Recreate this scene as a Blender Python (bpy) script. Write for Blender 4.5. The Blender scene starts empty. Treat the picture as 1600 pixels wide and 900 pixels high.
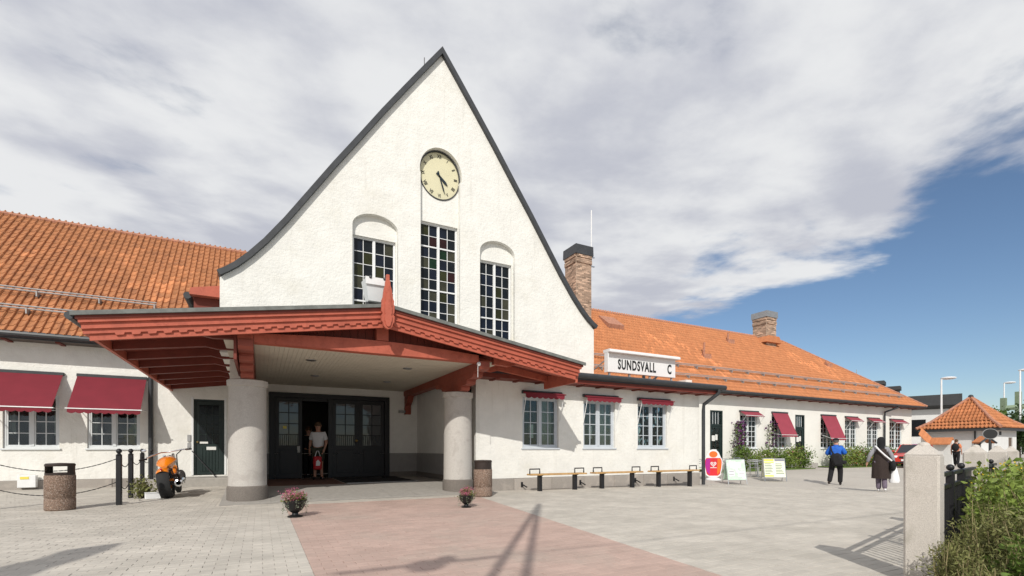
import bpy, bmesh, math, random
import numpy as np
from mathutils import Vector, Matrix
random.seed(7); rng = np.random.default_rng(7)
R = math.radians; PI = math.pi
sc = bpy.context.scene; COL = sc.collection

# ------------------------------------------------------------------ camera
cd = bpy.data.cameras.new('camera'); cam = bpy.data.objects.new('camera', cd); COL.objects.link(cam)
cam.location = (0, 0, 1.1); cam.rotation_euler = (R(90), 0, R(-27.5))
cd.sensor_width = 36; cd.lens = 36 * 755 / 1600; cd.shift_y = (702 - 450) / 1600
cd.clip_start = .05; cd.clip_end = 2000
sc.camera = cam
CY, SY = math.cos(R(27.5)), math.sin(R(27.5))
def depth(x, y): return SY * x + CY * y
def proj(x, y, z):
    d = SY * x + CY * y; return 800 + 755 * (CY * x - SY * y) / max(d, 1e-3), 702 - 755 * (z - 1.1) / max(d, 1e-3), d

# ------------------------------------------------------------------ light
SUN_EL = R(36.5); SUN_AZ = R(33)                     # light travels towards (sin az, cos az)
sun_d = bpy.data.lights.new('sun', 'SUN'); sun = bpy.data.objects.new('sun', sun_d); COL.objects.link(sun)
sun_d.energy = 5.0; sun_d.angle = R(.5); sun_d.color = (1, .955, .88)
trav = Vector((math.sin(SUN_AZ) * math.cos(SUN_EL), math.cos(SUN_AZ) * math.cos(SUN_EL), -math.sin(SUN_EL)))
sun.rotation_euler = trav.to_track_quat('-Z', 'Y').to_euler()
w = bpy.data.worlds.new('World'); sc.world = w; w.use_nodes = True
nt = w.node_tree; nt.nodes.clear()
def N(t, ty, **k):
    n = t.nodes.new(ty)
    for a, b in k.items(): setattr(n, a, b)
    return n
def mth(t, op, a, b=None, c=None, clamp=False):
    n = N(t, 'ShaderNodeMath', operation=op); n.use_clamp = clamp
    for i, v in enumerate((a, b, c)):
        if v is None: continue
        if isinstance(v, (int, float)): n.inputs[i].default_value = v
        else: t.links.new(v, n.inputs[i])
    return n.outputs[0]
def mixc(t, f, a, b):
    n = N(t, 'ShaderNodeMix', data_type='RGBA')
    for s, v in ((0, f), (6, a), (7, b)):
        if isinstance(v, (int, float)): n.inputs[s].default_value = v
        elif isinstance(v, tuple): n.inputs[s].default_value = (*v, 1)[:4]
        else: t.links.new(v, n.inputs[s])
    return n.outputs[2]
def smooth(t, x, lo, hi):
    n = N(t, 'ShaderNodeMapRange', interpolation_type='SMOOTHSTEP')
    t.links.new(x, n.inputs[0]); n.inputs[1].default_value = lo; n.inputs[2].default_value = hi
    return n.outputs[0]
def noise(t, vec, scale, detail=4, rough=.5, dist=0):
    n = N(t, 'ShaderNodeTexNoise'); n.inputs['Scale'].default_value = scale; n.inputs['Detail'].default_value = detail
    n.inputs['Roughness'].default_value = rough; n.inputs['Distortion'].default_value = dist
    if vec is not None: t.links.new(vec, n.inputs['Vector'])
    return n.outputs['Fac']
SKYSTR = .145
tc = N(nt, 'ShaderNodeTexCoord'); sep = N(nt, 'ShaderNodeSeparateXYZ'); nt.links.new(tc.outputs['Generated'], sep.inputs[0])
zc = mth(nt, 'MAXIMUM', sep.outputs[2], .035)
u = mth(nt, 'DIVIDE', sep.outputs[0], zc); v = mth(nt, 'DIVIDE', sep.outputs[1], zc)
cmb = N(nt, 'ShaderNodeCombineXYZ'); nt.links.new(u, cmb.inputs[0]); nt.links.new(v, cmb.inputs[1])
mp = N(nt, 'ShaderNodeMapping'); nt.links.new(cmb.outputs[0], mp.inputs[0])
mp.inputs['Rotation'].default_value = (0, 0, R(20)); mp.inputs['Scale'].default_value = (.92, 1.08, 1); mp.inputs['Location'].default_value = (7.3, 2.9, 0)
cov = noise(nt, mp.outputs[0], 1.15, 9, .55, .12)            # the cloud deck and its gaps
lum = noise(nt, mp.outputs[0], 1.0, 6, .48, .15)             # thick and thin places in it
fine = noise(nt, mp.outputs[0], 4.0, 6, .58, .1)
# the deck ends along a straight front to the right: u = 2.70 + 0.275 v
edge = mth(nt, 'SUBTRACT', mth(nt, 'MULTIPLY_ADD', v, .275, 2.22), u)
edge = mth(nt, 'MULTIPLY', edge, .22)
edge = mth(nt, 'MINIMUM', edge, .20)
edge = mth(nt, 'MAXIMUM', edge, -.42)
cv = mth(nt, 'ADD', cov, edge)
mask = smooth(nt, cv, .44, .60)
lm = mth(nt, 'ADD', mth(nt, 'MULTIPLY', lum, .75), mth(nt, 'MULTIPLY', fine, .25))
cl = mixc(nt, smooth(nt, lm, .38, .60), (.60, .62, .70), (.93, .94, .955))
clb = N(nt, 'ShaderNodeVectorMath', operation='SCALE'); nt.links.new(cl, clb.inputs[0]); clb.inputs['Scale'].default_value = 1.3 / SKYSTR
sky = N(nt, 'ShaderNodeTexSky', sky_type='NISHITA', sun_disc=False); sky.sun_elevation = SUN_EL; sky.sun_rotation = SUN_AZ + PI
sky.air_density = 1.0; sky.dust_density = .25; sky.ozone_density = 3.5
colr = mixc(nt, mask, sky.outputs[0], clb.outputs[0])
bg = N(nt, 'ShaderNodeBackground'); bg.inputs['Strength'].default_value = SKYSTR; nt.links.new(colr, bg.inputs[0])
wo = N(nt, 'ShaderNodeOutputWorld'); nt.links.new(bg.outputs[0], wo.inputs[0])
sc.view_settings.view_transform = 'Standard'; sc.view_settings.look = 'None'; sc.view_settings.gamma = 1
sc.view_settings.exposure = -.57

# ------------------------------------------------------------------ materials
MATS = {}
def mat(name, col, rough=.7, var=.12, vs=6., bump=0., bs=40., metal=0., spec=.4, tone=None, tone_amt=1., col2=None, c2s=2., c2w=(.5, .65), brick=None, obj_rand=0., coat=0., emit=None, streak=0.):
    m = bpy.data.materials.new(name); m.use_nodes = True; t = m.node_tree; b = t.nodes['Principled BSDF']
    g = N(t, 'ShaderNodeNewGeometry'); pos = g.outputs['Position']
    c = (*col, 1)
    out = None
    if var:
        f = noise(t, pos, vs, 6, .6)
        out = mixc(t, smooth(t, f, .3, .7), tuple(x * (1 - var) for x in col), tuple(min(1, x * (1 + var)) for x in col))
    else:
        out = mixc(t, 0., tuple(col), tuple(col))
    if col2:
        f2 = noise(t, pos, c2s, 7, .65, .4)
        out = mixc(t, smooth(t, f2, *c2w), out, tuple(col2))
    if streak:                       # rain marks: long narrow stains with shapes of their own
        mpn = N(t, 'ShaderNodeMapping'); mpn.inputs['Scale'].default_value = (5.5, 5.5, .35); t.links.new(pos, mpn.inputs[0])
        f3 = noise(t, mpn.outputs[0], 1., 6, .6, .2); out = mixc(t, mth(t, 'MULTIPLY', smooth(t, f3, .56, .74), streak), out, (.50, .475, .42))
    if tone:
        a = N(t, 'ShaderNodeAttribute', attribute_name='tone'); 
        if tone == 'obj': a.attribute_type = 'OBJECT'
        mul = mth(t, 'MULTIPLY_ADD', a.outputs['Fac'], tone_amt, 1 - tone_amt)
        vm = N(t, 'ShaderNodeVectorMath', operation='SCALE'); t.links.new(out, vm.inputs[0]); t.links.new(mul, vm.inputs['Scale']); out = vm.outputs[0]
    if obj_rand:
        oi = N(t, 'ShaderNodeObjectInfo')
        mul = mth(t, 'MULTIPLY_ADD', oi.outputs['Random'], 2 * obj_rand, 1 - obj_rand)
        vm = N(t, 'ShaderNodeVectorMath', operation='SCALE'); t.links.new(out, vm.inputs[0]); t.links.new(mul, vm.inputs['Scale']); out = vm.outputs[0]
    t.links.new(out, b.inputs['Base Color'])
    b.inputs['Roughness'].default_value = rough; b.inputs['Metallic'].default_value = metal
    b.inputs['Specular IOR Level'].default_value = spec
    if coat: b.inputs['Coat Weight'].default_value = coat; b.inputs['Coat Roughness'].default_value = .06
    h = None
    if bump: h = mth(t, 'MULTIPLY', noise(t, pos, bs, 5, .6), bump)
    if brick:
        s = N(t, 'ShaderNodeSeparateXYZ'); t.links.new(pos, s.inputs[0])
        cx = N(t, 'ShaderNodeCombineXYZ'); t.links.new(mth(t, 'ADD', s.outputs[0], s.outputs[1]), cx.inputs[0]); t.links.new(s.outputs[2], cx.inputs[1])
        nz = N(t, 'ShaderNodeTexNoise'); nz.inputs['Scale'].default_value = 5; t.links.new(pos, nz.inputs['Vector'])
        vm = N(t, 'ShaderNodeVectorMath', operation='MULTIPLY_ADD'); t.links.new(nz.outputs['Color'], vm.inputs[0]); vm.inputs[1].default_value = (.03, .03, 0); t.links.new(cx.outputs[0], vm.inputs[2])
        bt = N(t, 'ShaderNodeTexBrick'); t.links.new(vm.outputs[0], bt.inputs['Vector']); bt.inputs['Scale'].default_value = 1
        bt.inputs['Brick Width'].default_value = .26; bt.inputs['Row Height'].default_value = .075; bt.inputs['Mortar Size'].default_value = .008; bt.inputs['Mortar Smooth'].default_value = 1.
        hb = mth(t, 'MULTIPLY', bt.outputs['Fac'], -brick)
        h = hb if h is None else mth(t, 'ADD', h, hb)
    if h is not None:
        bp = N(t, 'ShaderNodeBump'); bp.inputs['Strength'].default_value = 1; bp.inputs['Distance'].default_value = 1
        t.links.new(h, bp.inputs['Height']); t.links.new(bp.outputs[0], b.inputs['Normal'])
    if emit: b.inputs['Emission Color'].default_value = (*col, 1); b.inputs['Emission Strength'].default_value = emit
    MATS[name] = m; return m
def glassy(name, tint, clear, rough=.02):
    m = bpy.data.materials.new(name); m.use_nodes = True; t = m.node_tree; t.nodes.clear()
    o = N(t, 'ShaderNodeOutputMaterial'); tr = N(t, 'ShaderNodeBsdfTransparent'); tr.inputs[0].default_value = (*tint, 1)
    gl = N(t, 'ShaderNodeBsdfGlossy'); gl.inputs['Roughness'].default_value = rough; gl.inputs[0].default_value = (.9, .95, 1, 1)
    g = N(t, 'ShaderNodeNewGeometry'); bp = N(t, 'ShaderNodeBump'); bp.inputs['Distance'].default_value = .02; bp.inputs['Strength'].default_value = .25
    t.links.new(noise(t, g.outputs['Position'], 3., 2), bp.inputs['Height']); t.links.new(bp.outputs[0], gl.inputs['Normal'])
    fr = N(t, 'ShaderNodeFresnel'); fr.inputs[0].default_value = 1.5; 
    mx = N(t, 'ShaderNodeMixShader'); t.links.new(fr.outputs[0], mx.inputs[0]); t.links.new(tr.outputs[0], mx.inputs[1]); t.links.new(gl.outputs[0], mx.inputs[2])
    if clear < 1:
        df = N(t, 'ShaderNodeBsdfDiffuse'); df.inputs[0].default_value = (*[x * .3 for x in tint], 1)
        m2 = N(t, 'ShaderNodeMixShader'); m2.inputs[0].default_value = clear
        t.links.new(df.outputs[0], m2.inputs[1]); t.links.new(tr.outputs[0], m2.inputs[2]); t.links.new(m2.outputs[0], mx.inputs[1])
    t.links.new(mx.outputs[0], o.inputs[0]); MATS[name] = m; return m

mat('plaster', (.79, .78, .735), .85, .04, 2.5, .016, 12, brick=.0012, streak=.22, col2=(.71, .69, .625), c2s=.9, c2w=(.5, .8))
mat('cap_metal', (.30, .31, .32), .5, .1, 8, metal=.4)
mat('plaster_far', (.80, .785, .735), .85, .03, 1.2, .004, 30, col2=(.74, .72, .66), c2s=.8, c2w=(.5, .75))
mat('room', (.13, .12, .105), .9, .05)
mat('dado', (.30, .29, .28), .8, .06)
mat('granite', (.33, .30, .27), .85, .18, 90, .003, 60, obj_rand=.18, col2=(.40, .36, .32), c2s=3)
mat('column_stone', (.50, .475, .44), .85, .10, 60, .003, 90, col2=(.43, .40, .37), c2s=3)
mat('column_base', (.17, .15, .132), .85, .15, 50, .003, 70)
mat('tile', (0.40, 0.168, 0.072), .8, .14, 5, .003, 60, tone='mesh', col2=(.31, .13, .06), c2s=3)
mat('tile_part', (0.40, 0.168, 0.072), .8, .14, 5, .003, 60, tone='obj', col2=(.31, .13, .06), c2s=3)
mat('tile_far', (.50, .20, .085), .8, .08, 5, .003, 60, tone='mesh', col2=(.46, .175, .072), c2s=3)
mat('tile_plain', (.52, .20, .085), .8, .1, 5, .003, 60)
mat('red_wood_shaded', (.27, .062, .038), .55, .12, 4, .002, 60)  # same timber red, darkened: shade under the canopy put into the colour
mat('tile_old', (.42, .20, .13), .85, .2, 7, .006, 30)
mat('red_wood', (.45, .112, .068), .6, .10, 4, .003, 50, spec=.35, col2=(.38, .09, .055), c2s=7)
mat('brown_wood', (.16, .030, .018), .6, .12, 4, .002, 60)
mat('cream', (.62, .57, .47), .65, .03, 3)
mat('dark_metal', (.035, .038, .042), .45, .15, 5, spec=.5)
mat('coping', (.05, .053, .058), .5, .15, 5)
mat('roof_felt', (.16, .17, .16), .7, .2, 6)
mat('white_paint', (.78, .79, .79), .5, .03, 4)
mat('grey_paint', (.52, .56, .60), .5, .04, 4)
mat('far_frame', (.66, .69, .70), .5, .03, 4)
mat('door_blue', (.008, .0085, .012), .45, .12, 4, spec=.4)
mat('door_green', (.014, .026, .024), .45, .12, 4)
mat('brass', (.7, .5, .2), .3, 0, metal=1)
mat('steel', (.55, .56, .57), .35, .05, 8, metal=1)
mat('galv', (.36, .36, .36), .65, .15, 8, metal=.3)
mat('chrome', (.85, .86, .88), .12, 0, metal=1)
mat('brick', (.40, .285, .21), .9, .1, 40, .003, 80, tone='mesh')
mat('mortar', (.60, .54, .46), .95, .1, 30, .003, 60)
mat('awning', (.185, .017, .029), .8, .06, 3, .001, 200)
mat('awning_far', (.31, .05, .075), .8, .06, 3)
mat('dial', (.68, .64, .44), .6, .03, 3)
mat('ink', (.018, .019, .02), .6, 0)
mat('clock_hand', (.012, .024, .034), .5, 0)
mat('paver', (.50, .465, .41), .9, .10, 1.5, .0015, 120, tone='mesh', col2=(.44, .41, .36), c2s=.7, c2w=(.45, .7))
mat('paver_red', (.46, .335, .285), .9, .08, 1.5, .0015, 120, tone='mesh', col2=(.42, .335, .285), c2s=.7, c2w=(.45, .7))
mat('paver_part', (.50, .465, .41), .9, .10, 1.5, .0015, 120, obj_rand=.06, col2=(.44, .41, .36), c2s=.7, c2w=(.45, .7))
mat('paver_red_part', (.46, .335, .285), .9, .08, 1.5, .0015, 120, obj_rand=.055, col2=(.42, .335, .285), c2s=.7, c2w=(.45, .7))
mat('ground', (.475, .44, .39), .95, .07, 25, .002, 60, col2=(.42, .39, .345), c2s=.35, c2w=(.42, .7))
mat('slab', (.36, .34, .31), .9, .08, 8, .002, 60)
mat('mat_black', (.02, .02, .022), .95, .2, 60)
mat('porch_red', (.16, .085, .065), .8, .1, 6)
mat('pebble', (.20, .135, .10), .9, .6, 60, .012, 60, col2=(.36, .29, .24), c2s=45, c2w=(.52, .62))
mat('can_metal', (.035, .024, .02), .4, .1, 6)
mat('black_iron', (.015, .015, .017), .45, .1, 8)
mat('orange_paint', (.80, .22, .008), .3, .02, 4, coat=.8)
mat('rubber', (.02, .02, .021), .8, .1, 30)
mat('leather', (.02, .016, .014), .5, .1, 20)
mat('engine', (.12, .11, .105), .4, .25, 20, metal=.7)
mat('pine', (.50, .30, .12), .6, .15, 12)
mat('urn', (.012, .012, .013), .3, .1, 8)
mat('petal_pink', (.50, .13, .22), .7, .3, 50)
mat('petal_purple', (.10, .02, .10), .7, .3, 50)
mat('petal_white', (.75, .62, .60), .7, .1, 50)
mat('petal_red', (.50, .06, .07), .7, .2, 50)
mat('petal_yellow', (.70, .48, .02), .7, .2, 50)
def leafm(name, col, var=.35):
    m = mat(name, col, .55, var, 9, spec=.3); t = m.node_tree; b = t.nodes['Principled BSDF']
    tr = N(t, 'ShaderNodeBsdfTranslucent'); t.links.new(b.inputs['Base Color'].links[0].from_socket, tr.inputs[0])
    mx = N(t, 'ShaderNodeMixShader'); mx.inputs[0].default_value = .3
    t.links.new(b.outputs[0], mx.inputs[1]); t.links.new(tr.outputs[0], mx.inputs[2]); t.links.new(mx.outputs[0], t.nodes['Material Output'].inputs[0])
leafm('leaf', (.13, .20, .04)); leafm('leaf_bright', (.24, .32, .07)); leafm('leaf_dry', (.29, .30, .115)); leafm('leaf_silver', (.25, .28, .2)); leafm('leaf_dark', (.03, .06, .014))
leafm('leaf_olive', (.21, .22, .08))
mat('stem', (.30, .25, .13), .8, .2, 20)
mat('bark', (.08, .06, .045), .9, .2, 20, .01, 20)
mat('soil', (.10, .075, .05), .95, .2, 20, .01, 20)
mat('grass', (.09, .14, .025), .8, .3, 12, .01, 60)
mat('pillar_stone', (.54, .50, .45), .9, .14, 140, .004, 120, col2=(.42, .39, .34), c2s=5, c2w=(.5, .75))
mat('skin', (.50, .27, .19), .6, .05, 20)
mat('hair_brown', (.09, .05, .025), .7, .2, 60)
mat('hair_grey', (.12, .11, .10), .7, .2, 60)
mat('cloth_white', (.74, .74, .76), .9, .04, 20, .002, 30)
mat('cloth_blue', (.012, .115, .52), .7, .12, 12, .006, 14)
mat('cloth_black', (.012, .012, .014), .9, .1, 14, .004, 14)
mat('cloth_brown', (.035, .024, .021), .9, .1, 14, .005, 12)
mat('cloth_grey', (.27, .27, .29), .9, .1, 14, .004, 16)
mat('cloth_purple', (.15, .12, .16), .9, .1, 14, .004, 16)
mat('cloth_olive', (.045, .05, .035), .9, .1, 14, .004, 16)
mat('cloth_orange', (.62, .20, .09), .9, .1, 14, .004, 16)
mat('bag_red', (.50, .012, .02), .5, .1, 12)
mat('plastic_white', (.80, .80, .81), .5, .03, 20, .004, 14)
mat('car_red', (.55, .035, .02), .3, .02, 4, coat=.7)
mat('car_glass', (.012, .014, .017), .06, 0, spec=.8)
mat('car_light', (.75, .76, .78), .1, 0, spec=.8)
mat('poster_green', (.55, .76, .58), .5, .08, 4, col2=(.72, .85, .74), c2s=6, c2w=(.45, .6))
mat('poster_cream', (.80, .80, .66), .5, .02, 4)
mat('poster_yellow', (.78, .66, .12), .5, .02, 4)
mat('print_green', (.10, .20, .11), .6, 0)
mat('print_grey', (.25, .25, .30), .6, 0)
mat('sign_orange', (.80, .17, .025), .5, .06, 3)
mat('sign_red', (.66, .03, .04), .5, .06, 3)
mat('sign_magenta', (.42, .02, .26), .5, .06, 3)
mat('sign_yellow', (.85, .42, .04), .5, .06, 3)
mat('slate', (.045, .047, .05), .7, .1, 3)
mat('gantry', (.20, .26, .17), .6, .1, 8)
mat('curtain', (.70, .68, .62), .9, .03, 5)
mat('blue_sign', (.02, .08, .35), .5, 0)
mat('paper', (.75, .75, .72), .8, .02, 9)
mat('far_wall', (.70, .70, .69), .8, .03, 3)
mat('brown_shutter', (.14, .10, .075), .7, .1, 4)
glassy('glass', (.80, .86, .84), .97)
glassy('glass_porch', (.55, .58, .60), .35)
for i, c in enumerate([(.010, .013, .016), (.010, .014, .024), (.030, .032, .012), (.028, .010, .010), (.008, .026, .012), (.045, .045, .03)]):
    mat('stained%d' % i, c, .12, .2, 4, .002, 8, spec=.2)
mat('stained6', (.50, .48, .30), .12, .15, 4, .002, 8, spec=.6)

# ------------------------------------------------------------------ mesh helpers
WORLD_ROOTS = set()
def link(o, parent=None):
    COL.objects.link(o)
    if parent is not None:
        o.parent = parent
        if parent.name in WORLD_ROOTS: o.location = -parent.location
    return o
def thing(name, label, cat, loc=(0, 0, 0), rz=0, group=None, world=False):
    o = bpy.data.objects.new(name, None); o.empty_display_size = .1; COL.objects.link(o); o.location = loc; o.rotation_euler = (0, 0, rz)
    o['label'] = label; o['category'] = cat
    if group: o['group'] = group
    if world: WORLD_ROOTS.add(o.name)
    return o
def tag(o, label, cat, group=None):
    o['label'] = label; o['category'] = cat
    if group: o['group'] = group
    return o
def dup(root, loc, rz=None, label=None):
    def cp(o, par):
        c = o.copy(); COL.objects.link(c); c.parent = par
        for ch in KIDS.get(o.name, ()): cp(ch, c)
        return c
    KIDS = {}
    for o in COL.objects:
        if o.parent: KIDS.setdefault(o.parent.name, []).append(o)
    c = cp(root, None); c.location = loc
    if rz is not None: c.rotation_euler = (0, 0, rz)
    if label: c['label'] = label
    return c

_cb = {}
class MB:
    def __init__(s): s.v = []; s.f = []; s.t = []; s.tone = 1.
    def add(s, vs, fs):
        o = len(s.v); s.v += [tuple(p) for p in vs]; s.f += [tuple(i + o for i in q) for q in fs]; s.t += [s.tone] * len(fs); return s
    def box(s, x0, x1, y0, y1, z0, z1, c=0.):
        if c <= 0:
            vs = [(x, y, z) for z in (z0, z1) for y in (y0, y1) for x in (x0, x1)]
            return s.add(vs, [(0, 2, 3, 1), (4, 5, 7, 6), (0, 1, 5, 4), (2, 6, 7, 3), (0, 4, 6, 2), (1, 3, 7, 5)])
        c = min(c, (x1 - x0) * .45, (y1 - y0) * .45, (z1 - z0) * .45)
        vs = []; idx = {}
        for i, x in enumerate((x0, x1)):
            for j, y in enumerate((y0, y1)):
                for k, z in enumerate((z0, z1)):
                    sx, sy, sz = (c if i == 0 else -c), (c if j == 0 else -c), (c if k == 0 else -c)
                    for a, p in enumerate(((x, y + sy, z + sz), (x + sx, y, z + sz), (x + sx, y + sy, z))):
                        idx[i, j, k, a] = len(vs); vs.append(p)
        I = lambda i, j, k, a: idx[i, j, k, a]
        fs = []
        for i in (0, 1): fs.append((I(i, 0, 0, 0), I(i, 1, 0, 0), I(i, 1, 1, 0), I(i, 0, 1, 0)))
        for j in (0, 1): fs.append((I(0, j, 0, 1), I(1, j, 0, 1), I(1, j, 1, 1), I(0, j, 1, 1)))
        for k in (0, 1): fs.append((I(0, 0, k, 2), I(1, 0, k, 2), I(1, 1, k, 2), I(0, 1, k, 2)))
        for j in (0, 1):
            for k in (0, 1): fs.append((I(0, j, k, 1), I(1, j, k, 1), I(1, j, k, 2), I(0, j, k, 2)))
        for i in (0, 1):
            for k in (0, 1): fs.append((I(i, 0, k, 0), I(i, 1, k, 0), I(i, 1, k, 2), I(i, 0, k, 2)))
        for i in (0, 1):
            for j in (0, 1): fs.append((I(i, j, 0, 0), I(i, j, 1, 0), I(i, j, 1, 1), I(i, j, 0, 1)))
        for i in (0, 1):
            for j in (0, 1):
                for k in (0, 1): fs.append((I(i, j, k, 0), I(i, j, k, 1), I(i, j, k, 2)))
        return s.add(vs, fs)
    def prism(s, pts, a, b, axis='y'):
        n = len(pts)
        def P(p, q): return {'y': (p[0], q, p[1]), 'x': (q, p[0], p[1]), 'z': (p[0], p[1], q)}[axis]
        vs = [P(p, a) for p in pts] + [P(p, b) for p in pts]
        return s.add(vs, [tuple(range(n)), tuple(range(2 * n - 1, n - 1, -1))] + [(i, (i + 1) % n, n + (i + 1) % n, n + i) for i in range(n)])
    def tube(s, path, r, n=8, cap=True):
        path = [Vector(p) for p in path]; m = len(path)
        rr = r if isinstance(r, (list, tuple)) else [r] * m
        vs = []; up = Vector((0, 0, 1))
        prev = None
        for i, p in enumerate(path):
            t = (path[min(i + 1, m - 1)] - path[max(i - 1, 0)]).normalized()
            if prev is None:
                a = t.cross(up if abs(t.z) < .95 else Vector((1, 0, 0))).normalized()
            else:
                a = (prev - t * prev.dot(t)).normalized()
            prev = a; b = t.cross(a)
            for k in range(n):
                w_ = 2 * PI * k / n; vs.append(p + (a * math.cos(w_) + b * math.sin(w_)) * rr[i])
        fs = [(i * n + k, i * n + (k + 1) % n, (i + 1) * n + (k + 1) % n, (i + 1) * n + k) for i in range(m - 1) for k in range(n)]
        if cap: fs += [tuple(range(n - 1, -1, -1)), tuple((m - 1) * n + k for k in range(n))]
        return s.add(vs, fs)
    def lathe(s, prof, cx=0, cy=0, n=24, z0=0):
        vs = [(cx + r * math.cos(2 * PI * k / n), cy + r * math.sin(2 * PI * k / n), z0 + z) for r, z in prof for k in range(n)]; m = len(prof)
        fs = [(i * n + k, i * n + (k + 1) % n, (i + 1) * n + (k + 1) % n, (i + 1) * n + k) for i in range(m - 1) for k in range(n)]
        if prof[0][0] > 1e-4: fs.append(tuple(range(n - 1, -1, -1)))
        if prof[-1][0] > 1e-4: fs.append(tuple((m - 1) * n + k for k in range(n)))
        return s.add(vs, fs)
    def ball(s, c, r, n=10, sx=1, sy=1, sz=1):
        m = max(4, n // 2 + 1); vs = []
        for i in range(m + 1):
            a = PI * i / m
            for k in range(n):
                b = 2 * PI * k / n; vs.append((c[0] + sx * r * math.sin(a) * math.cos(b), c[1] + sy * r * math.sin(a) * math.sin(b), c[2] - sz * r * math.cos(a)))
        return s.add(vs, [(i * n + k, i * n + (k + 1) % n, (i + 1) * n + (k + 1) % n, (i + 1) * n + k) for i in range(m) for k in range(n)])
    def xform(s, M):
        s.v = [tuple(M @ Vector(p)) for p in s.v]; return s
    def mesh(s, name, m, smooth=False, tone=False):
        me = bpy.data.meshes.new(name); me.from_pydata(s.v, [], s.f)
        if tone:
            at = me.attributes.new('tone', 'FLOAT', 'FACE'); at.data.foreach_set('value', s.t)
        bm = bmesh.new(); bm.from_mesh(me)
        if smooth == 'weld' or smooth: bmesh.ops.remove_doubles(bm, verts=bm.verts, dist=1e-5)
        bmesh.ops.recalc_face_normals(bm, faces=bm.faces); bm.to_mesh(me); bm.free()
        if smooth:
            me.polygons.foreach_set('use_smooth', [True] * len(me.polygons))
            try: me.set_sharp_from_angle(angle=R(40))
            except Exception: pass
        me.materials.append(MATS[m]); return me
    def build(s, name, m, parent=None, smooth=False, tone=False):
        return link(bpy.data.objects.new(name, s.mesh(name, m, smooth, tone)), parent)
def inst(name, me, parent, loc, rot=(0, 0, 0), scale=(1, 1, 1)):
    o = bpy.data.objects.new(name, me); COL.objects.link(o); o.parent = parent; o.location = loc; o.rotation_euler = rot; o.scale = scale
    return o
def box(name, m, parent, *a, c=0.): return MB().box(*a, c=c).build(name, m, parent)
def struct(o, kind='structure'): o['kind'] = kind; return o
def plate(name, m, parent, outer, holes, y0, y1, axis='y', bev=0):
    """a slab in the XZ plane (axis y) or YZ plane (axis x) with holes"""
    cu = bpy.data.curves.new(name, 'CURVE'); cu.dimensions = '2D'; cu.fill_mode = 'BOTH'; cu.extrude = abs(y1 - y0) / 2
    for ring in [outer] + list(holes):
        sp = cu.splines.new('POLY'); sp.points.add(len(ring) - 1); sp.use_cyclic_u = True
        for p, q in zip(sp.points, ring): p.co = (q[0], q[1], 0, 1)
    tmp = bpy.data.objects.new('tmp', cu); COL.objects.link(tmp)
    dg = bpy.context.evaluated_depsgraph_get(); me = bpy.data.meshes.new_from_object(tmp.evaluated_get(dg)); bpy.data.objects.remove(tmp); bpy.data.curves.remove(cu)
    ym = (y0 + y1) / 2
    n = len(me.vertices); a = np.empty(n * 3); me.vertices.foreach_get('co', a); a = a.reshape(-1, 3)
    b = np.empty_like(a)
    if axis == 'y': b[:, 0] = a[:, 0]; b[:, 1] = ym - a[:, 2]; b[:, 2] = a[:, 1]
    elif axis == 'x': b[:, 1] = a[:, 0]; b[:, 0] = ym + a[:, 2]; b[:, 2] = a[:, 1]
    else: b[:, 0] = a[:, 0]; b[:, 1] = a[:, 1]; b[:, 2] = ym + a[:, 2]
    me.vertices.foreach_set('co', b.ravel()); me.update(); me.materials.clear(); me.materials.append(MATS[m]); me.name = name
    bm = bmesh.new(); bm.from_mesh(me); bmesh.ops.recalc_face_normals(bm, faces=bm.faces); bm.to_mesh(me); bm.free()
    me.polygons.foreach_set('use_smooth', [False] * len(me.polygons))
    return link(bpy.data.objects.new(name, me), parent)
def rect(x0, x1, z0, z1): return [(x0, z0), (x1, z0), (x1, z1), (x0, z1)]
def text_mesh(name, txt, m, parent, size, M, sx=1., ext=.004, off=0., align='CENTER', space=1.):
    cu = bpy.data.curves.new(name, 'FONT'); cu.body = txt; cu.size = size; cu.extrude = ext; cu.offset = off; cu.align_x = align; cu.align_y = 'CENTER'; cu.resolution_u = 4; cu.space_character = space
    tmp = bpy.data.objects.new('tmp', cu); COL.objects.link(tmp)
    dg = bpy.context.evaluated_depsgraph_get(); me = bpy.data.meshes.new_from_object(tmp.evaluated_get(dg)); bpy.data.objects.remove(tmp); bpy.data.curves.remove(cu)
    me.transform(M @ Matrix.Diagonal((sx, 1, 1, 1))); me.materials.clear(); me.materials.append(MATS[m]); me.name = name
    return link(bpy.data.objects.new(name, me), parent)
FACE_S = Matrix.Rotation(PI / 2, 4, 'X')          # text standing up, read from -Y
def np_mesh(name, V, F, m, parent=None, tone=None, smooth=False):
    me = bpy.data.meshes.new(name); nf = len(F); k = F.shape[1]
    me.vertices.add(len(V)); me.vertices.foreach_set('co', np.ascontiguousarray(V, dtype=np.float32).ravel())
    me.loops.add(nf * k); me.loops.foreach_set('vertex_index', np.ascontiguousarray(F, dtype=np.int32).ravel())
    me.polygons.add(nf); me.polygons.foreach_set('loop_start', np.arange(0, nf * k, k, dtype=np.int32))
    me.polygons.foreach_set('loop_total', np.full(nf, k, dtype=np.int32))
    if smooth: me.polygons.foreach_set('use_smooth', np.ones(nf, dtype=bool))
    if tone is not None:
        at = me.attributes.new('tone', 'FLOAT', 'FACE'); at.data.foreach_set('value', np.ascontiguousarray(tone, dtype=np.float32))
    me.update(calc_edges=True); me.materials.append(MATS[m])
    return link(bpy.data.objects.new(name, me), parent)
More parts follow.
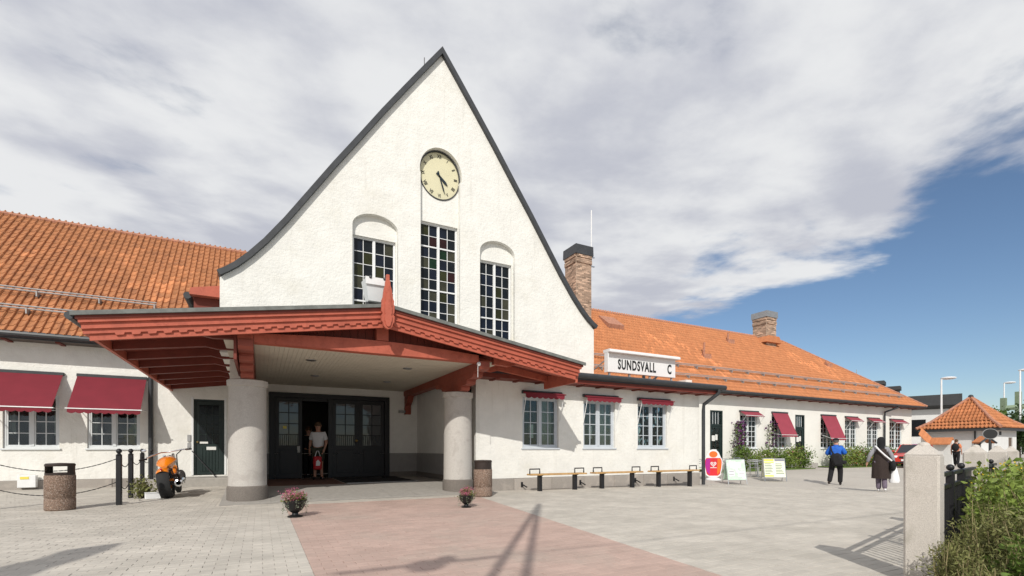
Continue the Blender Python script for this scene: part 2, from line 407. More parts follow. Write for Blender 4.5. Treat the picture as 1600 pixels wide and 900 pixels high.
def bake(base_v, base_f, mats, tones):
    """many transformed copies of a small quad mesh in one array; mats is (n,4,4)"""
    bv = np.c_[np.array(base_v), np.ones(len(base_v))]; bf = np.array(base_f); n = len(mats)
    V = np.einsum('nij,vj->nvi', mats, bv)[:, :, :3].reshape(-1, 3)
    F = (bf[None] + (np.arange(n) * len(base_v))[:, None, None]).reshape(-1, bf.shape[1])
    return V, F, np.repeat(tones, len(bf))
def ground_z(x, y):
    return -.26 * np.exp(-(((x - 18.) ** 2 + (y - 10.5) ** 2) / (2 * 3.8 ** 2)))
gz = lambda x, y: float(ground_z(x, y))

# ------------------------------------------------------------------ ground and paving
xs = np.unique(np.concatenate([np.linspace(-900, -30, 16), np.linspace(-30, -8, 12), np.arange(-8, 34, .5), np.linspace(34, 60, 20), np.linspace(60, 900, 16)]))
ys = np.unique(np.concatenate([np.linspace(-900, -20, 14), np.linspace(-20, 0, 12), np.arange(0, 22, .5), np.linspace(22, 60, 14), np.linspace(60, 900, 14)]))
GX, GY = np.meshgrid(xs, ys); GZ = ground_z(GX, GY) - .012
V = np.c_[GX.ravel(), GY.ravel(), GZ.ravel()]; nx = len(xs); ii = np.arange(len(ys) - 1)[:, None] * nx + np.arange(nx - 1)[None]
F = np.stack([ii, ii + 1, ii + nx + 1, ii + nx], -1).reshape(-1, 4)
ground = struct(np_mesh('ground', V, F, 'ground', None, None, True))

# interlocking pavers: rows run along X, zigzag edges
PL, PW = .20, .10
def tri(t): t = t % 1; return 4 * abs(t - .5) - 1
def paver_poly(i, j):
    x0 = i * PL + (j % 2) * PL / 2 + .42; y0 = j * PW
    a = .010; ptsb = []
    xsq = [0, PL * .25, PL * .5, PL * .75, PL]
    dy = lambda x: a * tri((x - .42) / (PL / 2) + .25)
    dx = lambda y: 0.
    lo = [(x0 + q, y0 + dy(x0 + q)) for q in xsq]; hi = [(x0 + q, y0 + PW + dy(x0 + q)) for q in xsq]
    return lo + hi[::-1]
def clip(poly, n, c, keep):          # keep side of n.p - c >= 0 (or <=0)
    out = []; s = 1 if keep else -1
    for k in range(len(poly)):
        p, q = poly[k], poly[(k + 1) % len(poly)]
        dp = s * (n[0] * p[0] + n[1] * p[1] - c); dq = s * (n[0] * q[0] + n[1] * q[1] - c)
        if dp >= 0: out.append(p)
        if dp * dq < 0:
            t = dp / (dp - dq); out.append((p[0] + (q[0] - p[0]) * t, p[1] + (q[1] - p[1]) * t))
    return out
def area(p): return abs(sum(p[k][0] * p[(k + 1) % len(p)][1] - p[(k + 1) % len(p)][0] * p[k][1] for k in range(len(p)))) / 2
RL = ((1, 0), .42)                                    # left border of the red field, x = .42
rx0, ry0, rx1, ry1 = 4.53, 10.5, 3.56, 2.87           # right border
rn = (ry0 - ry1, -(rx0 - rx1)); rl = math.hypot(*rn); rn = (rn[0] / rl, rn[1] / rl); RRt = (rn, rn[0] * rx0 + rn[1] * ry0)
RT = ((0, 1), 10.47)                                  # its far border
cand = []
for j in range(int(1.5 / PW), int(17.0 / PW)):
    for i in range(-58, 112):
        x, y = .42 + i * PL + (j % 2) * PL / 2 + PL / 2, j * PW + PW / 2
        px, py, d = proj(x, y, 0)
        if d < 2.2 or d > 17.0 or px < -140 or px > 1740 or py > 990: continue
        if y > 11.0 and -.7 < x < 13.6: continue
        if y > 11.62 and x >= 4.: continue
        if y > 17.6: continue
        cand.append((d, i, j, x, y))
cand.sort()
fields = {'paver': MB(), 'paver_red': MB()}
n_single = 0; seen_single = []
def add_paver(mb, poly, h, base):
    cx = sum(p[0] for p in poly) / len(poly); cy = sum(p[1] for p in poly) / len(poly); n = len(poly)
    def ins(p, k): 
        dx, dy = cx - p[0], cy - p[1]; l = math.hypot(dx, dy) + 1e-6; k = min(k, l * .4); return (p[0] + dx / l * k, p[1] + dy / l * k)
    a = [ins(p, .0014) for p in poly]; b = [ins(p, .0050) for p in poly]
    ox, oy, oz = base
    tx, ty = random.uniform(-.008, .008), random.uniform(-.008, .008)
    H = lambda p: h + tx * (p[0] - cx) + ty * (p[1] - cy)
    vs = [(p[0] - ox, p[1] - oy, -.014 + gz(p[0], p[1]) - oz) for p in a] + [(p[0] - ox, p[1] - oy, H(p) - .0025 + gz(p[0], p[1]) - oz) for p in a] + [(p[0] - ox, p[1] - oy, H(p) + gz(p[0], p[1]) - oz) for p in b]
    fs = [tuple(2 * n + k for k in range(n))]
    for r in (0, 1): fs += [(r * n + k, r * n + (k + 1) % n, (r + 1) * n + (k + 1) % n, (r + 1) * n + k) for k in range(n)]
    mb.add(vs, fs)
for d, i, j, x, y in cand:
    poly = paver_poly(i, j)
    inner = clip(clip(clip(poly, *RL, True), *RRt, False), *RT, False)
    pieces = []
    A = area(poly)
    ai = area(inner) if len(inner) > 2 else 0
    if ai > .97 * A: pieces = [(poly, 'paver_red')]
    elif ai < .03 * A: pieces = [(poly, 'paver')]
    else:
        pieces = [(inner, 'paver_red')]
        rest = [clip(poly, *RL, False), clip(clip(poly, *RL, True), *RRt, True), clip(clip(clip(poly, *RL, True), *RRt, False), *RT, True)]
        pieces += [(q, 'paver') for q in rest if len(q) > 2 and area(q) > .02 * A]
    px, py, dd = proj(x, y, 0)
    whole = len(pieces) == 1
    for q, k in pieces:
        h = random.uniform(-.0015, .002)
        if whole and n_single < 300 and 0 < px < 1420 and py < 898:
            mb = MB(); add_paver(mb, q, h, (x, y, 0)); o = mb.build('paver', k + '_part', ground); o.location = (x, y, 0); n_single += 1
        else:
            fields[k].tone = random.uniform(.94, 1.06); add_paver(fields[k], q, h, (0, 0, 0))
struct(fields['paver'].build('paver_field', 'paver', ground, tone=True), 'stuff')
struct(fields['paver_red'].build('red_paver_field', 'paver_red', ground, tone=True), 'stuff')
# ------------------------------------------------------------------ station building
bld = thing('station_building', 'long white plastered railway station with steep gable, red timber canopy and orange tiled roof', 'building', (4.06, 14, 0), world=True)
YG, YW, GXC = 11.7, 18.05, 4.07            # gable plane, wing plane, gable centre
prof = [(0, 11.23), (.5, 10.56), (1.0, 9.88), (1.5, 9.19), (2.0, 8.47), (2.6, 7.62), (3.1, 6.88), (3.6, 6.14), (4.0, 5.60), (4.3, 5.25), (4.55, 5.00), (4.72, 4.87), (4.86, 4.78)]
outl = [(GXC - a, z) for a, z in prof[::-1]] + [(GXC + a, z) for a, z in prof[1:]]
def offset(pts, k):
    out = []
    for i, p in enumerate(pts):
        a = Vector(pts[max(i - 1, 0)]); b = Vector(pts[min(i + 1, len(pts) - 1)]); t = (b - a).normalized(); n = Vector((-t.y, t.x))
        if i == len(pts) // 2: n = Vector((0, 1)); kk = k * 1.6
        else: kk = k
        out.append((p[0] + n.x * kk, p[1] + n.y * kk))
    return out
inn = offset(outl, -.085); inn[0] = (-.81, 4.67); inn[-1] = (8.92, 4.67)
def arc(cx, cz, rx, rz, a0, a1, n): return [(cx + rx * math.cos(a0 + (a1 - a0) * k / n), cz + rz * math.sin(a0 + (a1 - a0) * k / n)) for k in range(n + 1)]
CLX, CLZ, CRX, CRZ = 4.07, 8.10, .56, .635
holeC = [(3.53, 4.30), (4.58, 4.30), (4.58, 8.0)] + arc(CLX, CLZ, CRX, CRZ, -.16, PI + .16, 30) + [(3.53, 8.0)]
def arched(x0, x1): return [(x0, 4.02), (x1, 4.02), (x1, 6.36)] + arc((x0 + x1) / 2, 6.36, (x1 - x0) / 2, .33, 0, PI, 16)[1:-1] + [(x0, 6.36)]
plate('gable_wall', 'plaster', bld, [(8.85, 3.12), (8.85, 4.67)] + inn[::-1][1:-1] + [(-.75, 4.67), (-.75, 3.12)], [holeC, arched(1.9, 2.97), arched(5.14, 6.18)], YG, YG + .13)
# shallow recessed ground of the openings, with the true window holes
plate('gable_recess', 'plaster', bld, rect(3.42, 4.72, 4.0, 8.85), [rect(3.56, 4.56, 4.30, 6.86), arc(CLX, CLZ, CRX - .01, CRZ - .01, 0, 2 * PI, 40)[:-1]], YG + .132, YG + .36)
plate('gable_recess', 'plaster', bld, rect(1.8, 3.1, 3.9, 6.8), [rect(1.93, 2.94, 4.02, 6.17)], YG + .132, YG + .36)
plate('gable_recess', 'plaster', bld, rect(5.04, 6.28, 3.9, 6.8), [rect(5.17, 6.14, 4.02, 6.17)], YG + .132, YG + .36)
# coping along the gable
m = MB(); n = len(outl)
o2 = offset(outl, .015)
for ya, yb in ((YG - .10, YG + .6),):
    ring = []
    for p, q in zip(o2, offset(outl, -.095)): ring.append(((p[0], ya, p[1]), (p[0], yb, p[1]), (q[0], yb, q[1]), (q[0], ya, q[1])))
    vs = [v_ for r_ in ring for v_ in r_]
    m.add(vs, [(4 * i + k, 4 * i + (k + 1) % 4, 4 * i + 4 + (k + 1) % 4, 4 * i + 4 + k) for i in range(n - 1) for k in range(4)] + [(0, 1, 2, 3), tuple(4 * (n - 1) + k for k in (3, 2, 1, 0))])
m.build('coping', 'coping', bld)
m = MB().tube([(3.72, 12.0, 10.9), (3.72, 12.0, 11.12)], .012, 6); m.build('rod', 'dark_metal', bld)
# roof of the gable block running back
m = MB(); o3 = offset(outl, -.06)
vs = [(p[0], yy, p[1]) for yy in (YG + .3, 24.0) for p in o3]
m.add(vs, [(i, i + 1, n + i + 1, n + i) for i in range(n - 1)]); m.build('gable_roof', 'tile_old', bld)
# flank walls of the gable block
box('wall', 'plaster', bld, -.75, -.45, YG + .14, 24, 3.12, 4.75)
box('wall', 'plaster', bld, 8.55, 8.85, YG + .14, 24, 3.12, 4.75)
# side eaves of the gable block: red timber boxes with gutters
for sx, x0 in ((-1, -.76), (1, 8.86)):
    e = MB(); a, b = (x0 - .58, x0) if sx < 0 else (x0, x0 + .16)
    if sx < 0:
        e.prism([(a, 4.40), (b, 4.40), (b, 4.66), (a + .02, 4.54)], YG + .55, 20, 'y')
        eb = e.build('side_eave', 'red_wood', bld)
        for k in range(3): box('eave_rib', 'brown_wood', eb, a + .06, b - .003, YG + .75 + k * .55, YG + .83 + k * .55, 4.14, 4.397)
        box('eave_backing', 'brown_wood', eb, a + .04, b - .003, YG + 2.4, 20, 4.05, 4.396)
    g = MB(); gx = a - .05 if sx < 0 else b + .03
    g.tube([(gx, YG + .68, 4.40 if sx < 0 else 4.12), (gx, 20, 4.40 if sx < 0 else 4.12)], .075, 10); g.build('gutter', 'dark_metal', bld)
box('gutter_bracket', 'dark_metal', bld, 8.86, 9.0, YG + .2, YG + .26, 3.9, 3.98)
box('gutter_bracket', 'dark_metal', bld, 8.86, 9.0, YG + .2, YG + .26, 4.1, 4.18)

# --- windows -----------------------------------------------------------------
PANE = {}
def pane_mesh(w_, h_, m_):
    key = (round(w_, 3), round(h_, 3), m_)
    if key not in PANE: PANE[key] = MB().box(-w_ / 2, w_ / 2, -.003, .003, -h_ / 2, h_ / 2).mesh('pane', m_)
    return PANE[key]
def window(x0, x1, z0, z1, y, cols, rows, glass, frame='white_paint', fr=.055, mull=.07, bar=.018, casements=2, transoms=(), sill=True, s=.032, depth_=.07, parent=bld, name='window', panes=True):
    """frame mesh with bars; one object per pane; y is the outer face of the frame"""
    m = MB(); y1 = y + depth_
    m.box(x0, x0 + fr, y, y1, z0, z1); m.box(x1 - fr, x1, y, y1, z0, z1); m.box(x0 + fr, x1 - fr, y, y1, z1 - fr, z1); m.box(x0 + fr, x1 - fr, y, y1, z0, z0 + fr)
    cw = (x1 - x0 - 2 * fr - (casements - 1) * mull) / casements; panes_ = []
    for c in range(casements):
        a = x0 + fr + c * (cw + mull)
        if c: m.box(a - mull, a, y - .012, y1, z0 + fr, z1 - fr)
        m.box(a, a + s, y + .012, y1 - .003, z0 + fr, z1 - fr); m.box(a + cw - s, a + cw, y + .012, y1 - .003, z0 + fr, z1 - fr)
        m.box(a + s, a + cw - s, y + .012, y1 - .003, z0 + fr, z0 + fr + s); m.box(a + s, a + cw - s, y + .012, y1 - .003, z1 - fr - s, z1 - fr)
        gx0, gx1, gz0, gz1 = a + s, a + cw - s, z0 + fr + s, z1 - fr - s
        pw, ph = (gx1 - gx0) / cols, (gz1 - gz0) / rows
        for k in range(1, cols): m.box(gx0 + k * pw - bar / 2, gx0 + k * pw + bar / 2, y + .02, y1 - .015, gz0, gz1)
        for k in range(1, rows):
            th = bar * 2.4 if k in transoms else bar
            m.box(gx0, gx1, y + (.005 if k in transoms else .022), y1 - .017, gz0 + k * ph - th / 2, gz0 + k * ph + th / 2)
        for i in range(cols):
            for k in range(rows): panes_.append((gx0 + (i + .5) * pw, gz0 + (k + .5) * ph, pw, ph))
    w_ = m.build(name, frame, parent)
    if sill and parent is bld: MB().box(x0 - .04, x1 + .04, y - .10, y + .06, z0 - .05, z0 - .004, c=.008).build('sill', frame, w_)
    for px_, pz_, pw, ph in panes_:
        g = glass() if callable(glass) else glass
        inst('pane', pane_mesh(pw, ph, g), w_, (px_, y + .042, pz_), (random.uniform(-.004, .004), 0, random.uniform(-.004, .004)))
    return w_
def stain(): return 'stained%d' % random.choices(range(6), [9, 5, 2.5, .8, .9, 3.5])[0]
window(3.56, 4.56, 4.30, 6.86, YG + .20, 2, 9, stain, 'white_paint', .03, .05, .014, 2, (3, 7), False, .010)
window(1.93, 2.94, 4.02, 6.17, YG + .20, 2, 7, stain, 'white_paint', .03, .05, .014, 2, (2,), False, .010)
window(5.17, 6.14, 4.02, 6.17, YG + .20, 2, 7, stain, 'white_paint', .03, .05, .014, 2, (2,), False, .010)
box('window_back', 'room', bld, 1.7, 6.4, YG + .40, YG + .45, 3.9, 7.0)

# --- near right block ----------------------------------------------------------
NW = [(6.42, 7.60), (8.47, 9.66), (10.56, 11.82)]
NZ = (1.14, 2.56)
plate('wall', 'plaster', bld, rect(5.02, 13.3, .31, 3.14), [rect(a, b, *NZ) for a, b in NW], YG, YG + .3)
box('wall', 'plaster', bld, 13.0, 13.298, YG + .302, YW, 0, 3.5)
for (a, b) in NW:
    window(a, b, *NZ, YG + .07, 2, 4, 'glass', 'grey_paint', .06, .08, .02)
# the stone plinth, block by block
px_ = 5.03
while px_ < 13.3:
    wd = min(random.uniform(.85, 1.25), 13.3 - px_)
    if 13.3 - px_ - wd < .3: wd = 13.3 - px_
    MB().box(px_ + .004, px_ + wd - .004, YG - .045 + random.uniform(-.004, .004), YG + .28, -.3, .30 + random.uniform(-.004, .004), c=.01).build('plinth_stone', 'granite', bld); px_ += wd
box('plinth_core', 'granite', bld, 5.05, 13.28, YG - .02, YG + .27, -.3, .29)
# soffit and gutter of the near eave
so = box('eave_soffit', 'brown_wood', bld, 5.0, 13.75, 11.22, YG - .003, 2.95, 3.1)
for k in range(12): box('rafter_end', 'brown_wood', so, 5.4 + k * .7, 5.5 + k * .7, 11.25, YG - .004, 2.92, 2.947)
MB().tube([(6.0, 11.14, 3.17), (13.9, 11.14, 3.17)], .085, 12).build('gutter', 'dark_metal', bld)
box('eave_fascia', 'dark_metal', bld, 5.0, 13.8, 11.17, 11.217, 3.06, 3.2)
# lean-to roof: old tiles
m = MB(); nt_ = 56
for k in range(nt_ * 4):
    xa = 4.9 + k * .04; xb = xa + .04; za = .02 * math.sin(k * PI / 2.); zb = .02 * math.sin((k + 1) * PI / 2.)
    m.add([(xa, 11.12, 3.22 + za), (xb, 11.12, 3.22 + zb), (xb, 17.7, 4.30 + zb), (xa, 17.7, 4.30 + za)], [(0, 1, 2, 3)])
m.build('lean_to_roof', 'tile_old', bld)
# rooms behind the windows
for (a, b) in NW:
    for s0, s1 in ((a + .02, a + .2), (b - .42, b - .02)):
        m = MB(); pts = [(s0 + (s1 - s0) * k / 24, YG + .35 + .03 * math.sin(k * 1.9)) for k in range(25)]
        m.add([(p[0], p[1], z) for z in (1.0, 2.62) for p in pts], [(k, k + 1, 26 + k, 25 + k) for k in range(24)]); m.build('curtain', 'curtain', bld, True)
    box('notice', 'paper', bld, a + .28, a + .42, YG + .135, YG + .137, 1.42, 1.80)
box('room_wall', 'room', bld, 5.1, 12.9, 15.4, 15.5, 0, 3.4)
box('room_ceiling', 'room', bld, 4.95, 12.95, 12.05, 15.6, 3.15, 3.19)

# --- wings -------------------------------------------------------------------------
LWN = [(-8.75, -7.55), (-6.22, -5.05), (-4.44, -3.21)]
LZ = (1.13, 2.62)
GD = (-1.86, -1.03, .28, 2.68)          # the green door
plate('wall', 'plaster', bld, rect(-13, -.3, .24, 4.12), [rect(a, b, *LZ) for a, b in LWN] + [rect(*GD)], YW, YW + .3)
px_ = -13.
while px_ < -.3:
    wd = min(random.uniform(.9, 1.5), -.3 - px_)
    MB().box(px_ + .004, px_ + wd - .004, YW - .05, YW + .28, -.2, .236 + random.uniform(-.004, .0), c=.01).build('plinth_stone', 'granite', bld); px_ += wd
for (a, b) in LWN: window(a, b, *LZ, YW + .05, 2, 4, 'glass', 'far_frame', .06, .08, .02)
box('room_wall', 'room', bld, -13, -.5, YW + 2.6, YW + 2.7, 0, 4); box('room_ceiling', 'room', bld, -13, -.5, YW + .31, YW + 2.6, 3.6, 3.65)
for (a, b) in LWN[1:]:
    for s0, s1 in ((a + .02, a + .16), (b - .2, b - .02)):
        m = MB(); pts = [(s0 + (s1 - s0) * k / 12, YW + .34 + .03 * math.sin(k * 1.9)) for k in range(13)]
        m.add([(p[0], p[1], z) for z in (1.5, 2.66) for p in pts], [(k, k + 1, 14 + k, 13 + k) for k in range(12)]); m.build('curtain', 'curtain', bld, True)
# green door
a, b, z0, z1 = GD
gd = MB().box(a, a + .05, YW + .02, YW + .12, z0, z1).box(b - .05, b, YW + .02, YW + .12, z0, z1).box(a + .05, b - .05, YW + .02, YW + .12, z1 - .06, z1).build('door', 'door_green', bld)
lf = MB().box(a + .055, b - .055, YW + .06, YW + .10, z0 + .02, z0 + .98)
lf.box(a + .055, a + .15, YW + .06, YW + .10, z0 + .98, z1 - .065).box(b - .15, b - .055, YW + .06, YW + .10, z0 + .98, z1 - .065).box(a + .15, b - .15, YW + .06, YW + .10, z1 - .17, z1 - .065)
lf.build('door_leaf', 'door_green', gd)
for k in range(6): box('plank', 'door_green', gd, a + .16 + k * .085, a + .238 + k * .085, YW + .045, YW + .058, z0 + .12, z0 + .88, c=.006)
for i in range(3):
    for k in range(4): inst('pane', pane_mesh(.165, .29, 'stained0'), gd, (a + .235 + i * .18, YW + .08, z0 + 1.14 + k * .31))
for k in (1, 2): box('glazing_bar', 'door_green', gd, a + .15 + k * .178 - .008, a + .15 + k * .178 + .008, YW + .055, YW + .075, z0 + .98, z1 - .17)
for k in (1, 2, 3): box('glazing_bar', 'door_green', gd, a + .15, b - .15, YW + .058, YW + .072, z0 + .98 + k * .31 - .008, z0 + .98 + k * .31 + .008)
box('letter_plate', 'paper', gd, a + .16, a + .38, YW + .040, YW + .046, z0 + 1.0, z0 + 1.06); box('door_notice', 'paper', gd, a + .34, a + .60, YW + .036, YW + .042, z0 + .80, z0 + .90)
MB().ball((a + .1, YW + .03, z0 + 1.05), .03, 8).build('handle', 'brass', gd)
for s in (a - .06, b + .003): box('door_casing', 'white_paint', bld, s, s + .057, YW - .02, YW + .05, z0, z1 + .06)
box('intercom', 'galv', bld, -2.02, -1.93, YW - .05, YW - .002, 1.35, 1.55); box('intercom', 'galv', bld, -2.02, -1.93, YW - .04, YW - .002, 1.12, 1.30)
box('door_step', 'slab', bld, -2.9, -.5, 16.9, YW - .06, -.05, .24, c=.02)
MB().tube([(-1.9, YW - .03, 1.05), (-1.2, 17.2, .25)], .014, 6).build('door_stay', 'black_iron', bld)
box('meter_box', 'white_paint', bld, -5.86, -5.48, 17.83, YW - .06, .05, .38, c=.01)
box('meter_label', 'poster_yellow', bld, -5.80, -5.62, 17.822, 17.828, .28, .35)
# far wing
FD = [(21.35, 22.35), (28.75, 29.7)]
FW = [(23.72, 25.2), (26.5, 27.9), (31.35, 32.9), (34.05, 35.4), (36.7, 38.1), (39.6, 41.3)]
FZ = (1.15, 3.08)
plate('wall', 'plaster_far', bld, rect(13.3, 42.7, -.1, 4.12), [rect(a, b, .3, 3.2) for a, b in FD] + [rect(a, b, *FZ) for a, b in FW], YW, YW + .3)
box('wall', 'plaster_far', bld, 42.4, 42.698, YW + .302, 26, -.1, 4.12)
box('room_wall', 'room', bld, 13.5, 42.3, YW + 2.6, YW + 2.7, 0, 4); box('room_ceiling', 'room', bld, 13.5, 42.3, YW + .31, YW + 2.6, 3.6, 3.65)
for k, (a, b) in enumerate(FW):
    window(a, b, *FZ, YW + .04, 2, 6, 'glass', 'far_frame', .06, .09, .03)
    m = MB(); pts = [(a + (b - a) * q / 40, YW + .30 + .02 * math.sin(q * 1.9)) for q in range(41)]
    m.add([(p[0], p[1], z) for z in (1.2, 3.05) for p in pts], [(q, q + 1, 42 + q, 41 + q) for q in range(40)]); m.build('curtain', 'curtain', bld, True)
for a, b in FD:
    dm = MB().box(a, a + .07, YW + .02, YW + .14, .3, 3.2).box(b - .07, b, YW + .02, YW + .14, .3, 3.2).box(a + .07, b - .07, YW + .02, YW + .14, 3.12, 3.2).box(a + .07, b - .07, YW + .02, YW + .14, 2.36, 2.46)
    dm.box(a + .07, b - .07, YW + .05, YW + .11, .3, 1.1).box(a + .07, a + .2, YW + .05, YW + .11, 1.1, 2.36).box(b - .2, b - .07, YW + .05, YW + .11, 1.1, 2.36).box(a + .2, b - .2, YW + .05, YW + .11, 2.26, 2.36)
    d_ = dm.build('door', 'door_green', bld)
    for i in range(2):
        for k in range(3): inst('pane', pane_mesh(.27, .36, 'glass'), d_, (a + .2 + .15 + i * .3, YW + .08, 1.3 + k * .39))
    for k in range(4): inst('pane', pane_mesh(.2, .62, 'glass'), d_, (a + .07 + (k + .5) * .2075, YW + .08, 2.79))
    for k in range(3): box('glazing_bar', 'far_frame', d_, a + .07 + (k + 1) * .2075 - .01, a + .07 + (k + 1) * .2075 + .01, YW + .05, YW + .07, 2.46, 3.12)
    box('glazing_bar', 'door_green', d_, (a + b) / 2 - .02, (a + b) / 2 + .02, YW + .055, YW + .075, 1.1, 2.26)
    for (q0, q1, r0, r1) in ((.18, .42, 1.55, 1.85), (.45, .62, 1.6, 1.9), (.3, .55, .95, 1.1)): box('notice', 'paper', d_, a + q0, a + q1, YW + .035, YW + .042, r0, r1)
    box('door_step', 'slab', bld, a - .2, b + .2, YW - .7, YW - .003, -.02, .28, c=.02)
# eaves of both wings
for x0, x1 in ((-13, -.46), (8.86, 43.25)):
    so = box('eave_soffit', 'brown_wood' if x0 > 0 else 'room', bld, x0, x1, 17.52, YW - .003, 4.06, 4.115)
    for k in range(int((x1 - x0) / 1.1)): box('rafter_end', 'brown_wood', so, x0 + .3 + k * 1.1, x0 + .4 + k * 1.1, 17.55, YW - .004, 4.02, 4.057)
    MB().tube([(x0, 17.42, 4.16), (x1, 17.42, 4.16)], .085, 10).build('gutter', 'dark_metal', bld)
    box('eave_fascia', 'dark_metal', bld, x0, x1, 17.47, 17.517, 4.05, 4.2)
# downpipes
MB().tube([(13.6, 11.14, 3.10), (13.6, 11.14, 2.98), (13.36, 11.55, 2.62), (13.36, 11.57, 2.4), (13.36, 11.57, -.1)], .06, 10).build('downpipe', 'dark_metal', bld, True)
MB().tube([(-2.93, 17.45, 4.1), (-2.93, 17.6, 3.9), (-2.93, 17.93, 3.6), (-2.93, 17.93, -.02)], .065, 10).build('downpipe', 'dark_metal', bld, True)
MB().tube([(39.4, 17.45, 4.1), (39.4, 17.45, 4.0), (38.7, 17.9, 3.7), (38.7, 17.93, 3.4), (38.7, 17.93, -.02)], .06, 10).build('downpipe', 'dark_metal', bld, True)

# --- tiled roofs ---------------------------------------------------------------
TW, TL = .175, .302
E0 = np.array([17.40, 4.20]); E1 = np.array([22.5, 9.08]); slope = E1 - E0; SL = np.linalg.norm(slope); sdir = slope / SL; nrm = np.array([-sdir[1], sdir[0]])
NR = int(SL / TL)
# S profile of one pantile (local x across, y up the slope, z out of the roof)
prx = [-.5, -.3, -.05, .12, .24, .33, .395, .43, .5]; prz = [.008, .0, .008, .032, .056, .060, .050, .010, .008]
tv = []; 
for (yy, dz) in ((-.02, .016), (TL + .03, .0)):
    tv += [(p * TW * 1.0, yy, q * .95 + dz) for p, q in zip(prx, prz)]
tv += [(p * TW, -.02, q * .95 + .004) for p, q in zip(prx, prz)]
K = len(prx)
tf = [(i, i + 1, K + i + 1, K + i) for i in range(K - 1)] + [(2 * K + i, 2 * K + i + 1, i + 1, i) for i in range(K - 1)]
def roof_mat(x, r, jit=0.):
    p = E0 + sdir * (r * TL)
    M = np.eye(4); M[:3, 0] = (1, 0, 0); M[:3, 1] = (0, sdir[0], sdir[1]); M[:3, 2] = (0, nrm[0], nrm[1]); M[:3, 3] = (x, p[0], p[1])
    return M
tmb = MB(); tmb.add(tv, tf); tile_me = tmb.mesh('roof_tile', 'tile_part', False)
def roof_under(x0, x1, xr1):
    return MB().add([(x0, E0[0], E0[1] - .03), (x1, E0[0], E0[1] - .03), (xr1, E1[0], E1[1] - .03), (x0, E1[0], E1[1] - .03), (x0, 27.6, 4.2), (x1, 27.6, 4.2)], [(0, 1, 2, 3), (3, 2, 5, 4)] + ([(1, 5, 2)] if xr1 < x1 else []))
roofL = roof_under(-13, -.5, -.5).build('roof', 'tile_old', bld)
HX1, HXR = 43.3, 34.2                                   # hip: eave corner and ridge end
roofR = roof_under(8.6, HX1, HXR).build('roof', 'tile_old', bld)
pale = [(-4.5, 15, .9), (-3.2, 12, 1.1), (-2.4, 14, .7), (-2.9, 10, .6), (-6.6, 13, .7), (-7.4, 8, .7), (-4.0, 17, .5), (-9.0, 18, 1)]
def tone_at(x, r, spots):
    t = random.gauss(1, .05)
    for (sx, sr, s) in spots:
        if abs(x - sx) < s * .5 and abs(r - sr) < 2.2 and random.random() < .45: t *= random.uniform(1.12, 1.4)
    return max(.75, t)
tilesL = []
for c in range(int(12.4 / TW)):
    for r in range(NR + 1):
        x = -.6 - c * TW; p = E0 + sdir * (r * TL); px, py, d = proj(x, p[0], p[1]); 
        tilesL.append((0 < px < 1600 and not (px > 120 and py > 483), d, x, r, tone_at(x, r, pale)))
tilesL.sort(key=lambda q: (not q[0], q[1]))
ang = math.atan2(sdir[1], sdir[0])
restM = []; restT = []
for k, (vis, d, x, r, t) in enumerate(tilesL):
    jx = random.uniform(-.004, .004)
    if k < 300:
        p = E0 + sdir * (r * TL); o = inst('roof_tile', tile_me, roofL, (x + jx, p[0], p[1]), (ang + random.uniform(-.01, .01), 0, 0)); o['tone'] = t
    else: restM.append(roof_mat(x + jx, r)); restT.append(t)
V, F, T = bake(tv, tf, np.array(restM), np.array(restT)); struct(np_mesh('tile_field', V, F, 'tile', roofL, T), 'stuff')
pale2 = [(19.5, 15, 1.4), (20.6, 13, 1.2), (21.5, 16, 1.2), (18.6, 9, .8), (20.5, 7, .9), (22.5, 11, 1.5), (23.2, 6, 1), (33, 15, 1.6), (34, 12, 1.6), (35.2, 10, 1.4), (36, 14, 1), (37, 8, 1.5), (25.5, 4, 1.2)]
restM = []; restT = []
for c in range(int(34.2 / TW)):
    for r in range(NR + 1):
        x = 9.0 + c * TW; q = r / NR
        if x > HX1 + (HXR - HX1) * q - .02: continue
        restM.append(roof_mat(x, r)); restT.append(tone_at(x, r, pale2))
V, F, T = bake(tv, tf, np.array(restM), np.array(restT)); struct(np_mesh('tile_field', V, F, 'tile_far', roofR, T), 'stuff')
# ridge and hip tiles
def ridge_row(par, a, b, r_, m_, step=.36):
    a, b = Vector(a), Vector(b); L = (b - a).length; n_ = int(L / step); mb = MB()
    for k in range(n_):
        p = a + (b - a) * (k / n_); q = a + (b - a) * ((k + 1.08) / n_); mb.tube([p, q], [r_, r_ * 1.15], 8)
    o = mb.build('ridge_tiles', m_, par); o['kind'] = 'stuff'
ridge_row(roofL, (-13, 22.5, 9.10), (.5, 22.5, 9.10), .07, 'tile_old'); ridge_row(roofR, (8.6, 22.5, 9.10), (HXR, 22.5, 9.10), .07, 'tile_old'); ridge_row(roofR, (HXR, 22.5, 9.10), (HX1, 17.4, 4.26), .08, 'tile_old')
# snow rails on the roofs
def rail(par, x0, x1, Y, h=.16):
    z = E0[1] + (Y - E0[0]) * slope[1] / slope[0]
    m = MB().tube([(x0, Y - .1, z + h), (x1, Y - .1, z + h)], .022, 6).tube([(x0, Y - .06, z + h + .08), (x1, Y - .06, z + h + .08)], .022, 6).build('snow_rail', 'galv', par)
    for k in range(int((x1 - x0) / 1.4) + 1):
        xx = min(x0 + .3 + k * 1.4, x1 - .05); MB().box(xx - .015, xx + .015, Y - .14, Y + .12, z + .02, z + h + .02).build('rail_bracket', 'galv', par)
rail(roofL, -13, -2.9, 18.72); rail(roofL, -13, -3.1, 18.03)
rail(roofR, 9.5, 39.5, 18.70); rail(roofR, 9.5, 41.2, 17.98)
